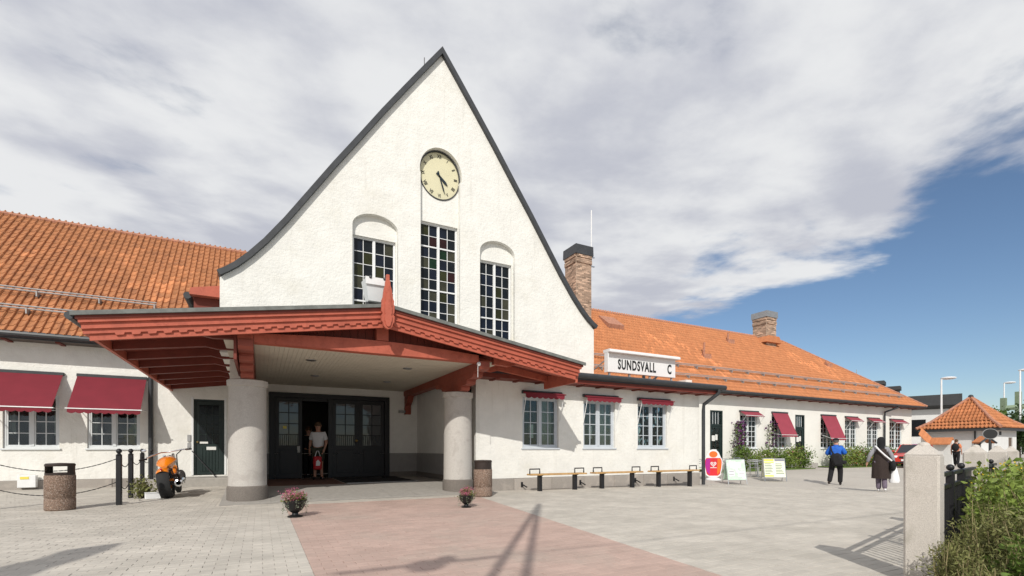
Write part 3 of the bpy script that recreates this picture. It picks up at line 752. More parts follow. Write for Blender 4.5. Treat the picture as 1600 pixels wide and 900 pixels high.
# small roof fittings: vents, hatches
def on_roof(Y): return E0[1] + (Y - E0[0]) * slope[1] / slope[0]
for x, Y, s in ((27.2, 21.6, .5), (23.0, 19.9, .75), (36.4, 20.6, .3)):
    z = on_roof(Y); v_ = MB().tube([(x, Y, z), (x, Y - .05, z + s)], [.07, .06], 8).build('roof_vent', 'tile_old', roofR); box('vent_foot', 'tile_old', roofR, x - .3, x + .3, Y - .3, Y + .3, z - .25, z + .04)
hm = MB().prism([(21.1, on_roof(21.1)), (21.9, on_roof(21.9)), (21.9, on_roof(21.9) + .15), (21.0, on_roof(21.0) + .35)], 16.9, 18.0, 'x'); hm.build('roof_hatch', 'tile_old', roofR)
hm = MB().prism([(21.3, on_roof(21.3)), (22.3, on_roof(22.3)), (22.3, on_roof(22.3) + .3), (21.2, on_roof(21.2) + .4)], -8.9, -7.9, 'x'); hm.build('roof_hatch', 'red_wood', roofL)

# --- chimneys -------------------------------------------------------------------
def chimney(cx, cy, w_, d_, z0, z1, cap, capm, corb):
    ch = box('chimney', 'mortar', bld, cx - w_ / 2, cx + w_ / 2, cy - d_ / 2, cy + d_ / 2, z0, z1)
    mb = MB(); H_ = .075; L_ = .25
    nr = int((z1 - z0) / H_)
    for r in range(nr):
        z = z0 + r * H_; out = .012 + (.05 if corb and (nr - 6 <= r <= nr - 4 or r >= nr - 2) else 0)
        for (axis, ln, fx) in (('x', w_, -1), ('x', w_, 1), ('y', d_, -1), ('y', d_, 1)):
            p = -ln / 2 - (r % 2) * L_ / 2
            while p < ln / 2:
                a, b = max(p, -ln / 2) + .006, min(p + L_, ln / 2) - .006; p += L_
                if b - a < .03: continue
                mb.tone = random.choice((.6, .8, .9, 1, 1, 1.1, 1.25, 1.5)) * random.uniform(.9, 1.1)
                o_ = out + random.uniform(-.003, .003)
                if axis == 'x':
                    ys_ = (cy - d_ / 2 - o_, cy - d_ / 2 + .02) if fx < 0 else (cy + d_ / 2 - .02, cy + d_ / 2 + o_); mb.box(cx + a, cx + b, *ys_, z + .005, z + H_ - .006)
                else:
                    xs_ = (cx - w_ / 2 - o_, cx - w_ / 2 + .02) if fx < 0 else (cx + w_ / 2 - .02, cx + w_ / 2 + o_); mb.box(*xs_, cy + a, cy + b, z + .005, z + H_ - .006)
    struct(mb.build('brickwork', 'brick', ch, tone=True), 'stuff')
    e = .09; mc = MB().prism([(cx - w_ / 2 - e, z1), (cx + w_ / 2 + e, z1), (cx + w_ / 2 + e - .02, z1 + cap), (cx - w_ / 2 - e + .02, z1 + cap)], cy - d_ / 2 - e, cy + d_ / 2 + e, 'y'); mc.build('chimney_cap', capm, ch)
    return ch
ch = chimney(15.5, 21.9, 1.0, 1.05, 8.0, 11.6, .5, 'coping', True)
MB().tube([(16.1, 21.5, 11.3), (16.1, 21.5, 14.2)], .03, 6).build('antenna', 'white_paint', ch); box('antenna_bracket', 'steel', ch, 16.0, 16.3, 21.47, 21.53, 11.6, 11.66); box('antenna_bracket', 'steel', ch, 16.0, 16.3, 21.47, 21.53, 11.1, 11.16)
ch = chimney(31.8, 22.2, 1.05, 1.05, 8.3, 10.35, .42, 'cap_metal', True)
MB().prism([(30.95, 8.55), (32.65, 8.55), (32.36, 9.0), (31.24, 9.0)], 21.45, 22.85, 'y').build('flashing', 'tile_plain', ch)

# --- porch under the gable -------------------------------------------------------------
PB = 16.5
m = MB().add([(-.72, 10.95, .002), (5.3, 10.95, .002), (5.3, 13.4, .18), (-.72, 13.4, .18), (-.72, 19.2, .18), (5.3, 19.2, .18)], [(0, 1, 2, 3), (3, 2, 5, 4)]); pf = m.build('porch_floor', 'slab', bld)
# joints of the porch slabs: thin raised slabs
for i in range(8):
    for k in range(3):
        x = -.42 + i * .62; y = 11.1 + k * .75
        if y < 11.62 and x > 4.2: continue
        za, zb = .002 + (y - 10.95) * .0727, .002 + (y + .74 - 10.95) * .0727
        MB().add([(x, y, za + .006), (x + .612, y, za + .006), (x + .612, y + .742, zb + .006), (x, y + .742, zb + .006), (x, y, za - .01), (x + .612, y, za - .01), (x + .612, y + .742, zb - .01), (x, y + .742, zb - .01)], [(0, 1, 2, 3), (0, 1, 5, 4), (1, 2, 6, 5), (2, 3, 7, 6), (3, 0, 4, 7)]).build('porch_slab', 'slab', pf)
box('entrance_floor', 'porch_red', pf, -.3, 2.0, 13.45, 16.4, .17, .188)
box('door_mat', 'mat_black', pf, 2.05, 4.0, 13.6, 16.2, .17, .194)
box('mat_edge', 'galv', pf, 2.05, 4.0, 13.5, 13.59, .17, .20)
plate('porch_wall', 'plaster', bld, rect(-.6, 4.85, .97, 3.1), [[(.23, .96), (3.88, .96), (3.88, 2.86), (.23, 2.86)]], PB, PB + .25)
box('dado', 'dado', bld, -.6, .228, PB - .01, PB + .25, .34, .969); box('dado', 'dado', bld, 3.882, 4.85, PB - .01, PB + .25, .34, .969)
box('dado', 'column_base', bld, 3.882, 4.85, PB - .03, PB + .25, .1, .339); box('dado', 'column_base', bld, -.6, .228, PB - .03, PB + .25, .1, .339)
box('porch_wall', 'plaster', bld, 4.85, 5.0, 12.2, PB + .24, .97, 3.1); box('dado', 'dado', bld, 4.84, 5.0, 12.2, PB + .24, .34, .969); box('dado', 'column_base', bld, 4.82, 5.0, 12.2, PB + .24, .05, .339)
box('porch_wall', 'plaster', bld, -.6, -.4, 12.3, YW - .003, .1, 3.1)
ce = box('porch_ceiling', 'cream', bld, -.6, 4.98, 10.25, PB + .2, 3.105, 3.14)
for k in range(54): box('ceiling_board', 'cream', ce, -.1 + k * .087, -.1 + k * .087 + .083, 10.28, PB - .003, 3.09, 3.104)
for x, y in ((1.0, 11.6), (3.2, 11.7), (1.3, 14), (3.3, 14.3)): MB().lathe([(.09, -.02), (.11, -.012), (.11, 0)], x, y, 16, 3.088).build('ceiling_lamp', 'steel', ce)
box('wall_lamp', 'galv', bld, 4.2, 4.42, PB - .12, PB - .003, 2.35, 2.43)
# hall behind the doors
box('hall_wall', 'room', bld, -.2, 5, 21.0, 21.1, .1, 3.1); box('hall_wall', 'room', bld, -.3, -.2, PB + .26, 21, .1, 3.1); box('hall_wall', 'room', bld, 4.6, 4.7, PB + .26, 21, .1, 3.1); box('hall_ceiling', 'room', bld, -.3, 4.7, PB + .26, 21, 2.95, 3.0)
# the entrance doors
DX0, DX1, DZ0, DZ1 = .23, 3.88, .185, 2.855
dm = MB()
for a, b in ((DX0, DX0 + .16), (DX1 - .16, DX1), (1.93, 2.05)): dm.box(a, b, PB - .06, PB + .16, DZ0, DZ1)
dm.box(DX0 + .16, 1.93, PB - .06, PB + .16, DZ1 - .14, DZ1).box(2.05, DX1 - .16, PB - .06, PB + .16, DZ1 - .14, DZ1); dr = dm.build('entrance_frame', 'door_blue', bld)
def leaf(x0, x1, y):
    z0, z1 = DZ0 + .015, DZ1 - .15; s = .11
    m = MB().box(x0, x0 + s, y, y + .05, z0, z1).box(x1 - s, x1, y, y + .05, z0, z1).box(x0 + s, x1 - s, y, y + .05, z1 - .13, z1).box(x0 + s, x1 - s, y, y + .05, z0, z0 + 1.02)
    l = m.build('door_leaf', 'door_blue', dr)
    box('door_panel', 'door_blue', dr, x0 + s + .02, x1 - s - .02, y - .015, y - .003, z0 + .14, z0 + .88, c=.01)
    gx0, gx1, g0, g1 = x0 + s, x1 - s, z0 + 1.02, z1 - .13
    for i in range(2):
        for k in range(4): inst('pane', pane_mesh((gx1 - gx0) / 2, (g1 - g0) / 4, 'glass_porch'), dr, (gx0 + (i + .5) * (gx1 - gx0) / 2, y + .025, g0 + (k + .5) * (g1 - g0) / 4))
    box('glazing_bar', 'door_blue', dr, (gx0 + gx1) / 2 - .013, (gx0 + gx1) / 2 + .013, y + .005, y + .045, g0, g1)
    for k in (1, 2, 3): box('glazing_bar', 'door_blue', dr, gx0, gx1, y + .007, y + .043, g0 + k * (g1 - g0) / 4 - .013, g0 + k * (g1 - g0) / 4 + .013)
    for k in range(9): MB().tube([(gx0 + (k + .5) * (gx1 - gx0) / 9, y - .012, g0), (gx0 + (k + .5) * (gx1 - gx0) / 9, y - .012, g0 + .33)], .008, 6).build('guard_bar', 'door_blue', dr)
leaf(.40, 1.16, PB); leaf(2.06, 2.86, PB); leaf(2.90, 3.71, PB)
box('door_stop', 'door_blue', dr, 2.862, 2.898, PB - .01, PB + .05, DZ0 + .02, DZ1 - .15)
MB().ball((2.80, PB - .05, 1.38), .05, 10).build('handle', 'brass', dr); box('door_sticker', 'poster_yellow', dr, .62, .72, PB - .012, PB - .004, 1.74, 1.82)
box('door_header', 'door_blue', dr, 1.17, 1.925, PB + .02, PB + .06, 2.62, DZ1 - .142)
box('notice', 'paper', dr, 1.02, 1.10, PB - .012, PB - .004, 1.0, 1.2)

# columns
for x in (-.24, 4.50):
    b0 = .03
    co = MB().lathe([(.365, .34), (.358, 1.2), (.352, 2.40)], x, 11.66, 40).build('column', 'column_stone', bld, True)
    MB().lathe([(.39, -.02), (.39, .30), (.378, .33), (.365, .34)], x, 11.66, 40).build('column_base', 'column_base', co, True)
    MB().lathe([(.352, 2.40), (.385, 2.42), (.39, 2.53), (.37, 2.545)], x, 11.66, 40).build('column_capital', 'column_stone', co, True)

# --- canopy ------------------------------------------------------------------------------
XL, XR, XC, YF = -2.51, 6.95, 2.22, 9.7
def ztop(x): return 3.955 - .1607 * abs(x - XC)
cano = None
def strip(name, m_, par, ya, yb, h0, h1, xl, xr):
    """moulding that follows the low gable of the canopy: heights below the roof line"""
    mb = MB()
    pts = [(xl, ztop(xl)), (XC, ztop(XC)), (xr, ztop(xr))]
    pol = [(x, z - h0) for x, z in pts] + [(x, z - h1) for x, z in pts[::-1]]
    mb.prism(pol, ya, yb, 'y'); return mb.build(name, m_, par)
def roofpanel(name, m_, par, x0, x1, y0, y1, h0, h1):
    return MB().prism([(x0, ztop(x0) - h0), (x1, ztop(x1) - h0), (x1, ztop(x1) - h1), (x0, ztop(x0) - h1)], y0, y1, 'y').build(name, m_, par)
cano = roofpanel('canopy', 'roof_felt', bld, XL, XC, YF - .1, YG - .003, 0, .05)
roofpanel('canopy_roof', 'roof_felt', cano, XC + .001, XR, YF - .1, YG - .003, 0, .05)
roofpanel('canopy_roof', 'roof_felt', cano, XL, -.76, YG - .002, YW - .03, 0, .05)
strip('edge_flashing', 'roof_felt', cano, YF - .14, YF - .102, -.012, .055, XL - .05, XR + .05)
strip('crown_moulding', 'brown_wood', cano, YF - .10, YF + .06, .056, .10, XL + .0, XR - .0)
strip('crown_moulding', 'red_wood', cano, YF - .075, YF + .06, .101, .155, XL + .03, XR - .03)
strip('fascia_board', 'red_wood', cano, YF - .035, YF + .06, .156, .235, XL + .06, XR - .06)
strip('fascia_bead', 'red_wood', cano, YF - .055, YF + .06, .236, .252, XL + .06, XR - .06)
strip('fascia_board', 'red_wood', cano, YF - .02, YF + .06, .253, .325, XL + .09, XR - .09)
strip('fascia_board', 'red_wood', cano, YF + .012, YF + .06, .326, .425, XL + .15, XR - .15)
for s in (-1, 1):
    L_ = (XC - XL - .35)
    for k in range(22):
        q = .22 + k * .2095; x = XC + s * q
        if q > L_: break
        z = ztop(x) - .325; w_ = .062
        MB().prism([(x - w_, z + .1607 * s * w_ + .003 - .003), (x + w_, z - .1607 * s * w_), (x + w_ - .012, z - .1607 * s * w_ - .035), (x - w_ + .012, z + .1607 * s * w_ - .035)], YF - .02, YF + .011, 'y').build('dentil', 'red_wood', cano)
# side fascias
MB().prism([(XL, ztop(XL) - .05), (XL + .12, ztop(XL) - .05), (XL + .12, ztop(XL) - .30), (XL + .06, ztop(XL) - .30)], YF + .061, YW - .03, 'y').build('side_fascia', 'red_wood', cano)
MB().prism([(XR, ztop(XR) - .05), (XR - .12, ztop(XR) - .05), (XR - .12, ztop(XR) - .46), (XR - .06, ztop(XR) - .46)], YF + .061, YG - .45, 'y').build('side_fascia', 'red_wood', cano)
MB().tube([(XL - .07, YF - .1, ztop(XL) - .06), (XL - .07, YW - .05, ztop(XL) - .06)], .06, 8).build('gutter', 'dark_metal', cano)
# soffit boards between outriggers
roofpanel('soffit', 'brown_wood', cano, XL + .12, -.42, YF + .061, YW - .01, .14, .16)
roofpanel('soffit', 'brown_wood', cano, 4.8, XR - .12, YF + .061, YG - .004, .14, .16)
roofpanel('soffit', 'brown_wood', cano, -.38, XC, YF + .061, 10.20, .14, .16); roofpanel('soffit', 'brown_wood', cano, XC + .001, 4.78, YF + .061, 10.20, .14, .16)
for k in range(8):
    y = YF + .35 + k * 1.08
    MB().prism([(XL + .13, ztop(XL + .13) - .161), (-.38, ztop(-.38) - .161), (-.38, ztop(-.38) - .44), (-.75, ztop(-.75) - .40), (-.95, ztop(-.95) - .33), (XL + .13, ztop(XL + .13) - .30)], y, y + .13, 'y').build('outrigger', 'brown_wood', cano)
for k in range(2):
    y = YF + .45 + k * .9
    MB().prism([(4.81, ztop(4.81) - .161), (XR - .13, ztop(XR - .13) - .161), (XR - .13, ztop(XR - .13) - .30), (5.4, ztop(5.4) - .33), (5.2, ztop(5.2) - .42), (4.81, ztop(4.81) - .46)], y, y + .13, 'y').build('outrigger', 'red_wood', cano)
box('side_plate', 'brown_wood', cano, -.43, -.381, YF + .3, YW - .02, 2.72, 3.36)
# main beams over the columns with stepped corbels
def rounded(y0, y1, z0, z1):
    r_ = min(.12, z1 - z0); return [(y0, z1), (y0, z0 + r_ * .6), (y0 + r_ * .35, z0 + r_ * .15), (y0 + r_ * .9, z0), (y1 - r_ * .9, z0), (y1 - r_ * .35, z0 + r_ * .15), (y1, z0 + r_ * .6), (y1, z1)]
for x in (-.24, 4.50):
    MB().prism(rounded(9.98, PB - .004, 2.90, 3.085), x - .125, x + .125, 'x').build('main_beam', 'red_wood_shaded', cano)
    MB().prism(rounded(10.35, 13.1, 2.775, 2.898), x - .12, x + .12, 'x').build('corbel', 'red_wood_shaded', cano)
    MB().prism(rounded(10.75, 12.6, 2.66, 2.773), x - .118, x + .118, 'x').build('corbel', 'red_wood_shaded', cano)
    MB().prism(rounded(11.12, 12.25, 2.548, 2.658), x - .116, x + .116, 'x').build('corbel', 'red_wood_shaded', cano)
    MB().prism([(PB - .004, 2.898), (PB - .5, 2.898), (PB - .35, 2.72), (PB - .12, 2.6), (PB - .12, 2.3), (PB - .004, 2.3)], x - .1, x + .1, 'x').build('wall_bracket', 'red_wood_shaded', cano)
box('post', 'red_wood', cano, -.245 - .13, -.245 + .13, 10.02, 10.3, 3.087, 3.36)
# tie beam and boarded gable behind the fascia
tb = [(-.11, 3.06), (4.37, 3.06), (4.37, 3.22)] + [(4.37 - 4.48 * k / 20, 3.22 + .10 * math.sin(PI * k / 20)) for k in range(1, 20)] + [(-.11, 3.22)]
MB().prism(tb, 10.02, 10.24, 'y').build('tie_beam', 'red_wood', cano)
for k in range(30):
    x = -.1 + k * .155
    if x + .15 > 4.38: break
    zt_ = min(ztop(x), ztop(x + .148)) - .165
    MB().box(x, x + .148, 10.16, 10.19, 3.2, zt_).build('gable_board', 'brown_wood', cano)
box('king_block', 'red_wood', cano, XC - .12, XC + .12, 10.0, 10.15, 3.33, 3.62)
MB().ball((4.36, 9.99, 3.02), .05, 8).build('lamp_bulb', 'white_paint', cano); MB().tube([(4.34, 10.0, 2.98), (4.34, 10.0, 2.72)], .006, 5).build('wire', 'white_paint', cano)
# finial
fz = 3.46
half = [(.0, 0), (.055, .02), (.085, .06), (.10, .12), (.125, .15), (.13, .26), (.10, .30), (.125, .34), (.13, .46), (.115, .50), (.12, .56), (.095, .62), (.085, .70), (.075, .78), (.05, .86), (.045, .93), (.03, .97), (.028, 1.07)]
pol = [(XC + a, fz + b) for a, b in half] + [(XC - a, fz + b) for a, b in half[::-1][:-1]]
fi = MB().prism(pol, YF - .17, YF - .09, 'y').build('finial', 'red_wood', cano)
MB().prism([(XC + a * .55, fz + .04 + b * .8) for a, b in half[:-3]] + [(XC - a * .55, fz + .04 + b * .8) for a, b in half[:-3][::-1]], YF - .20, YF - .171, 'y').build('finial_face', 'red_wood', fi)
# ------------------------------------------------------------------ clock
yc = YG + .16
ck = thing('wall_clock', 'round cream clock with dark rim and roman numerals high in the gable', 'clock', (CLX, yc, CLZ))
def ell(rx, rz, n=48): return [(rx * math.cos(2 * PI * k / n), rz * math.sin(2 * PI * k / n)) for k in range(n)]
MB().prism(ell(CRX - .012, CRZ - .012), 0, .06, 'y').build('dial', 'dial', ck)
plate('rim', 'dark_metal', ck, ell(CRX - .012, CRZ - .012), [ell(CRX - .035, CRZ - .035)], -.05, -.003)
for k, s in enumerate(['XII', 'I', 'II', 'III', 'IIII', 'V', 'VI', 'VII', 'VIII', 'IX', 'X', 'XI']):
    a = PI / 2 - k * PI / 6
    M = Matrix.Translation((.435 * math.cos(a), -.004, .50 * math.sin(a))) @ FACE_S @ Matrix.Rotation(a - PI / 2 if math.sin(a) > -.1 else a + PI / 2, 4, 'Z')
    text_mesh('numeral', s, 'ink', ck, .13, M, .7, .002, .002)
def hand(name, ang, ln, w_, tail):
    a = PI / 2 - ang; d = Vector((math.cos(a), math.sin(a))); n = Vector((-d.y, d.x))
    P = lambda s, q: tuple(d * s + n * q)
    MB().prism([P(-tail, w_ * .9), P(-tail, -w_ * .9), P(0, -w_ * .6), P(ln * .7, -w_), P(ln, 0), P(ln * .7, w_), P(0, w_ * .6)], -.03, -.012, 'y').build(name, 'clock_hand', ck)
hand('hour_hand', R(4.45 * 30), .30, .032, .1); hand('minute_hand', R(27 * 6), .46, .018, .12)

# ------------------------------------------------------------------ awnings
def awning(label, x0, x1, zt, y, pr_, drop, m_, group, val=.13, rolled=False, armz=None):
    t = thing('awning', label, 'awning', ((x0 + x1) / 2, y, zt), 0, group); h = (x1 - x0) / 2
    box('cassette', 'dark_metal', t, -h - .02, h + .02, -.09, -.004, -.06, .03, c=.01)
    n = 14; fb = 0
    zb = -drop; yb = -pr_
    if not rolled:
        MB().add([(-h, -.06, -.02), (h, -.06, -.02), (h, yb, zb), (-h, yb, zb), (-h, -.06, -.032), (h, -.06, -.032), (h, yb, zb - .012), (-h, yb, zb - .012)], [(0, 1, 2, 3), (7, 6, 5, 4), (0, 3, 7, 4), (1, 5, 6, 2), (0, 4, 5, 1), (3, 2, 6, 7)]).build('cloth', m_, t)
    else:
        MB().prism([(-.07, 0), (yb, zb + .02), (yb - .01, zb), (-.05, -.06)], -h, h, 'x').build('cloth', m_, t)
    MB().tube([(-h - .04, yb - .012, zb), (h + .04, yb - .012, zb)], .016, 8).build('front_bar', 'white_paint' if not rolled else m_, t)
    nv = max(5, int(2 * h / .17)); mv = MB(); pts = []
    for k in range(nv * 6 + 1):
        q = k / (nv * 6); pts.append((-h + 2 * h * q, zb - val + .035 * (1 - abs(math.sin(q * nv * PI)))))
    poly = [(h, zb - .012), (-h, zb - .012)] + pts
    mv.prism(poly, yb - .006, yb + .001, 'y'); mv.build('valance', m_, t)
    az = armz if armz is not None else zb + .05
    for s in (-1, 1): MB().tube([(s * (h - .02), -.004, az if not rolled else zb - .75), (s * (h - .02), yb, zb)], .010, 6).build('arm', 'white_paint', t)
    return t
gA = 'awnings on the station wall'
awning('wide open burgundy awning over the window at the left picture edge', -6.55, -4.95, 3.24, YW, .92, 1.03, 'awning', gA, .13)
awning('wide open burgundy awning over the window beside the canopy', -4.64, -3.04, 3.24, YW, .92, 1.03, 'awning', gA, .13)
for (a, b), l in zip(NW, ('rolled up burgundy awning partly in the canopy shadow', 'rolled up burgundy awning over the middle of the three bench windows', 'rolled up burgundy awning over the window nearest the corner downpipe')):
    awning(l, a - .02, b + .06, 2.70, YG, .22, .06, 'awning', gA, .14, True)
fl = ['short burgundy awning over the window with climbing purple flowers', 'steep open burgundy awning next to the second dark door', 'steep open burgundy awning behind the man in blue', 'short burgundy awning just right of the steep ones', 'short burgundy awning left of the far downpipe', 'short burgundy awning at the far end of the wing']
for k, (a, b) in enumerate(FW):
    if k in (1, 2): awning(fl[k], a - .02, b + .02, 3.28, YW, .66, 1.35 if k == 1 else 1.5, 'awning_far', gA, .12, False, -1.25)
    else: awning(fl[k], a - .05, b + .05, 3.25, YW, .45, .28, 'awning_far', gA, .06, False, -.9)

# ------------------------------------------------------------------ station name sign
sg = thing('station_sign', 'white station name board reading SUNDSVALL C on the roof edge', 'sign', (10.83, 11.8, 3.3))
box('panel', 'white_paint', sg, -1.42, 1.42, -.05, .05, .17, .76, c=.01)
MB().prism([(-.22, .762), (-.22, .82), (-.18, .85), (.10, .85), (.10, .762)], -1.47, 1.47, 'x').build('hood', 'white_paint', sg)
box('end_panel', 'white_paint', sg, -1.465, -1.425, -.12, .05, .16, .761)
text_mesh('lettering', 'SUNDSVALL', 'ink', sg, .42, Matrix.Translation((-.24, -.056, .42)) @ FACE_S, .62, .003, .013, 'CENTER', 1.15)
text_mesh('lettering', 'C', 'ink', sg, .42, Matrix.Translation((1.14, -.056, .42)) @ FACE_S, .62, .003, .013)
for x in (-1.3, -.5, .35, 1.3): box('bracket', 'galv', sg, x - .03, x + .03, .0, .05, -.03, .169)
for x in (-1.35, 1.35): MB().tube([(x, .05, .6), (x - .25, .9, .10)], .02, 6).build('stay', 'galv', sg)
box('post', 'dark_metal', sg, .05, .13, -.02, .04, -.1, .169); MB().tube([(.62, -.02, .169), (.5, -.02, .05), (.46, -.1, -.05)], .03, 6).build('cable_conduit', 'dark_metal', sg)

# floodlight on the canopy
fl_ = thing('floodlight', 'grey box floodlight standing on the canopy beside the carved finial', 'floodlight', (2.06, 10.0, 3.88)); fl_.scale = (1.15, 1.15, 1.15)
bmx = MB(); bmx.add([(-.13, -.14, .16), (.13, -.14, .16), (.13, .14, .16), (-.13, .14, .16), (-.20, -.22, .52), (.20, -.22, .52), (.20, .16, .55), (-.20, .16, .55)], [(3, 2, 1, 0), (4, 5, 6, 7), (0, 1, 5, 4), (1, 2, 6, 5), (2, 3, 7, 6), (3, 0, 4, 7)]).build('housing', 'far_frame', fl_)
MB().add([(-.195, -.228, .42), (.195, -.228, .42), (.205, -.24, .54), (-.205, -.24, .54), (-.195, -.2, .42), (.195, -.2, .42), (.205, -.1, .555), (-.205, -.1, .555)], [(0, 1, 2, 3), (3, 2, 6, 7), (0, 4, 5, 1)]).build('visor', 'white_paint', fl_)
for s in (-1, 1): MB().ball((s * .12, -.24, .535), .026, 8).build('clamp', 'dark_metal', fl_)
MB().tube([(0, 0, -.02), (0, 0, .16)], .03, 8).build('stem', 'white_paint', fl_); box('yoke', 'dark_metal', fl_, -.16, .16, -.05, .05, .12, .159)

# ------------------------------------------------------------------ litter bins
def litter_bin(loc, label, rz, open_top):
    t = thing('litter_bin', label, 'litter bin', loc, rz, 'pebble concrete litter bins')
    MB().lathe([(.20, .0), (.218, .02), (.218, .205), (.210, .215), (.210, .225), (.218, .235), (.218, .62), (.205, .64)], 0, 0, 32).build('concrete_drum', 'pebble', t, True)
    m = MB(); n = 32; rin, rout, z0, z1 = .19, .206, .63, .845
    hd = MB().lathe([(rout, z0), (rout + .004, z0 + .01), (rout + .004, z0 + .045)], 0, 0, n)
    hd.lathe([(rout + .004, z1 - .05), (rout + .008, z1 - .02), (rout - .01, z1), (.0, z1 + .01)], 0, 0, n)
    for k in range(n):                                   # ring wall with two opposite slots
        a0, a1 = 2 * PI * k / n, 2 * PI * (k + 1) / n
        if open_top and (k % 16) in (1, 2, 3, 4, 5, 6, 7, 8, 9): continue
        hd.add([(rout * math.cos(a), rout * math.sin(a), z) for z in (z0 + .04, z1 - .045) for a in (a0, a1)], [(0, 1, 3, 2)])
    hd.build('metal_top', 'can_metal', t)
    MB().lathe([(.185, .60), (.0, .61)], 0, 0, 24).build('liner', 'plastic_white', t)
    return t
litter_bin((-3.22, 11.55, 0), 'round brown pebble litter bin with open slot by the chain bollards', R(20), True)
litter_bin((4.62, 10.35, 0), 'round brown pebble litter bin behind the right entrance column', 0, False)

# ------------------------------------------------------------------ chain bollards
bol = thing('bollard', 'nearest black ball top bollard, where the chains turn the corner', 'bollard', (-2.48, 12.06, 0), 0, 'black chain bollards')
MB().box(-.045, .045, -.045, .045, -.02, .98, c=.012).build('post', 'black_iron', bol)
MB().lathe([(.05, .975), (.055, .99), (.03, 1.005), (.03, 1.02)], 0, 0, 12).build('collar', 'black_iron', bol); MB().ball((0, 0, 1.065), .05, 14).build('ball', 'black_iron', bol, True)
BP = [(-2.48, 12.06), (-2.60, 13.67), (-2.71, 15.5), (-2.78, 17.1), (-4.45, 12.02), (-6.4, 12.0)]
for p, l in zip(BP[1:], ('second black ball top bollard back from the corner', 'third black ball top bollard back, left of the motorcycle', 'rearmost black ball top bollard by the downpipe', 'black ball top bollard beyond the left picture edge', 'black ball top bollard farthest out on the left')): dup(bol, (*p, 0), 0, l)
def chain(p, q, z, sag, label):
    p, q = Vector((*p, z)), Vector((*q, z)); L = (q - p).length; n = int(L / .04); t = thing('chain', label, 'chain', (p + q) / 2 - Vector((0, 0, z)), 0, 'chains between the bollards')
    m = MB(); c = Vector(t.location)
    for k in range(n):
        a, b = k / n, (k + 1) / n
        P = lambda s: p + (q - p) * s - Vector((0, 0, sag * 4 * s * (1 - s))) - c
        m.tube([P(a) - (P(b) - P(a)) * .15, P(b) + (P(b) - P(a)) * .15], .009 if k % 2 else .006, 5)
    struct(m.build('chain_links', 'black_iron', t), 'stuff')
names = [((0, 4), 'that passes behind the left litter bin'), ((4, 5), 'that runs off at the left edge'), ((0, 1), 'between the first and second bollards'), ((1, 2), 'between the second and third bollards'), ((2, 3), 'between the third and last bollards')]
for (a, b), l in names:
    s = .24 if a in (0, 4) and b in (4, 5) else .2
    chain(BP[a], BP[b], .93, s, 'upper black chain ' + l); chain(BP[a], BP[b], .47, s, 'lower black chain ' + l)

# ------------------------------------------------------------------ motorcycle
mc = thing('motorcycle', 'orange chopper motorcycle with fat rear tyre parked by the green door', 'motorcycle', (-1.84, 13.25, 0), R(0)); mc.rotation_euler = (0, R(-9), R(0))
# local: +y forward, rear wheel centre at (0,0)
def wheel(y, r, wd, hub):
    M = Matrix.Translation((0, y, r))
    prof_ = [(r * .72, -wd * .38), (r * .80, -wd * .5), (r * .92, -wd * .48), (r * .98, -wd * .3), (r, 0), (r * .98, wd * .3), (r * .92, wd * .48), (r * .80, wd * .5), (r * .72, wd * .38), (r * .72, -wd * .38)]
    RM = M @ Matrix.Rotation(PI / 2, 4, 'Y')
    w_ = MB().lathe(prof_, 0, 0, 40).xform(RM).build('wheel', 'rubber', mc, True)
    MB().lathe([(r * .73, -wd * .3), (r * .73, wd * .3), (r * .66, wd * .3), (r * .66, -wd * .3), (r * .73, -wd * .3)], 0, 0, 32).xform(RM).build('rim', 'chrome', w_, True)
    MB().lathe([(hub, -wd * .55), (hub, wd * .55)], 0, 0, 12).xform(RM).build('hub', 'chrome', w_)
    for k in range(8): MB().tube([(0, y, r), (0, y + r * .7 * math.cos(k * PI / 4), r + r * .7 * math.sin(k * PI / 4))], .012, 5).build('spoke', 'chrome', w_)
wheel(0, .33, .24, .05); wheel(1.62, .34, .10, .04)
def shell(path, widths, th, name, m_):        # fender: curved strip
    mb = MB(); n_ = len(path); cs = 9
    for lay in (0, 1): pass
    vs = []
    for (y, z, ny, nz), wd in zip(path, widths):
        for k in range(cs):
            q = -1 + 2 * k / (cs - 1); drop = .06 * q * q
            vs.append((q * wd, y - ny * drop, z - nz * drop))
    fs = [(i * cs + k, i * cs + k + 1, (i + 1) * cs + k + 1, (i + 1) * cs + k) for i in range(n_ - 1) for k in range(cs - 1)]
    o = mb.add(vs, fs).build(name, m_, mc, True); md = o.modifiers.new('t', 'SOLIDIFY'); md.thickness = th; return o
shell([(-.375 * math.sin(a), .33 + .375 * math.cos(a), -math.sin(a), math.cos(a)) for a in np.linspace(R(38), R(-55), 12)], [.12] * 12, .008, 'rear_fender', 'orange_paint')
shell([(1.62 - .385 * math.sin(a), .34 + .385 * math.cos(a), -math.sin(a), math.cos(a)) for a in np.linspace(R(70), R(-10), 8)], [.07] * 8, .006, 'front_fender', 'orange_paint')
m = MB(); vs = []; cs = 16
for (y, w_, z0, z1) in ((.30, .05, .66, .74), (.38, .12, .63, .82), (.52, .19, .62, .90), (.70, .215, .64, .94), (.88, .18, .68, .95), (.98, .08, .74, .92)):
    for k in range(cs):
        a = 2 * PI * k / cs; cz_ = (z0 + z1) / 2; vs.append((w_ * math.cos(a) * (1 if math.sin(a) > 0 else .72), y, cz_ + (z1 - z0) / 2 * math.sin(a)))
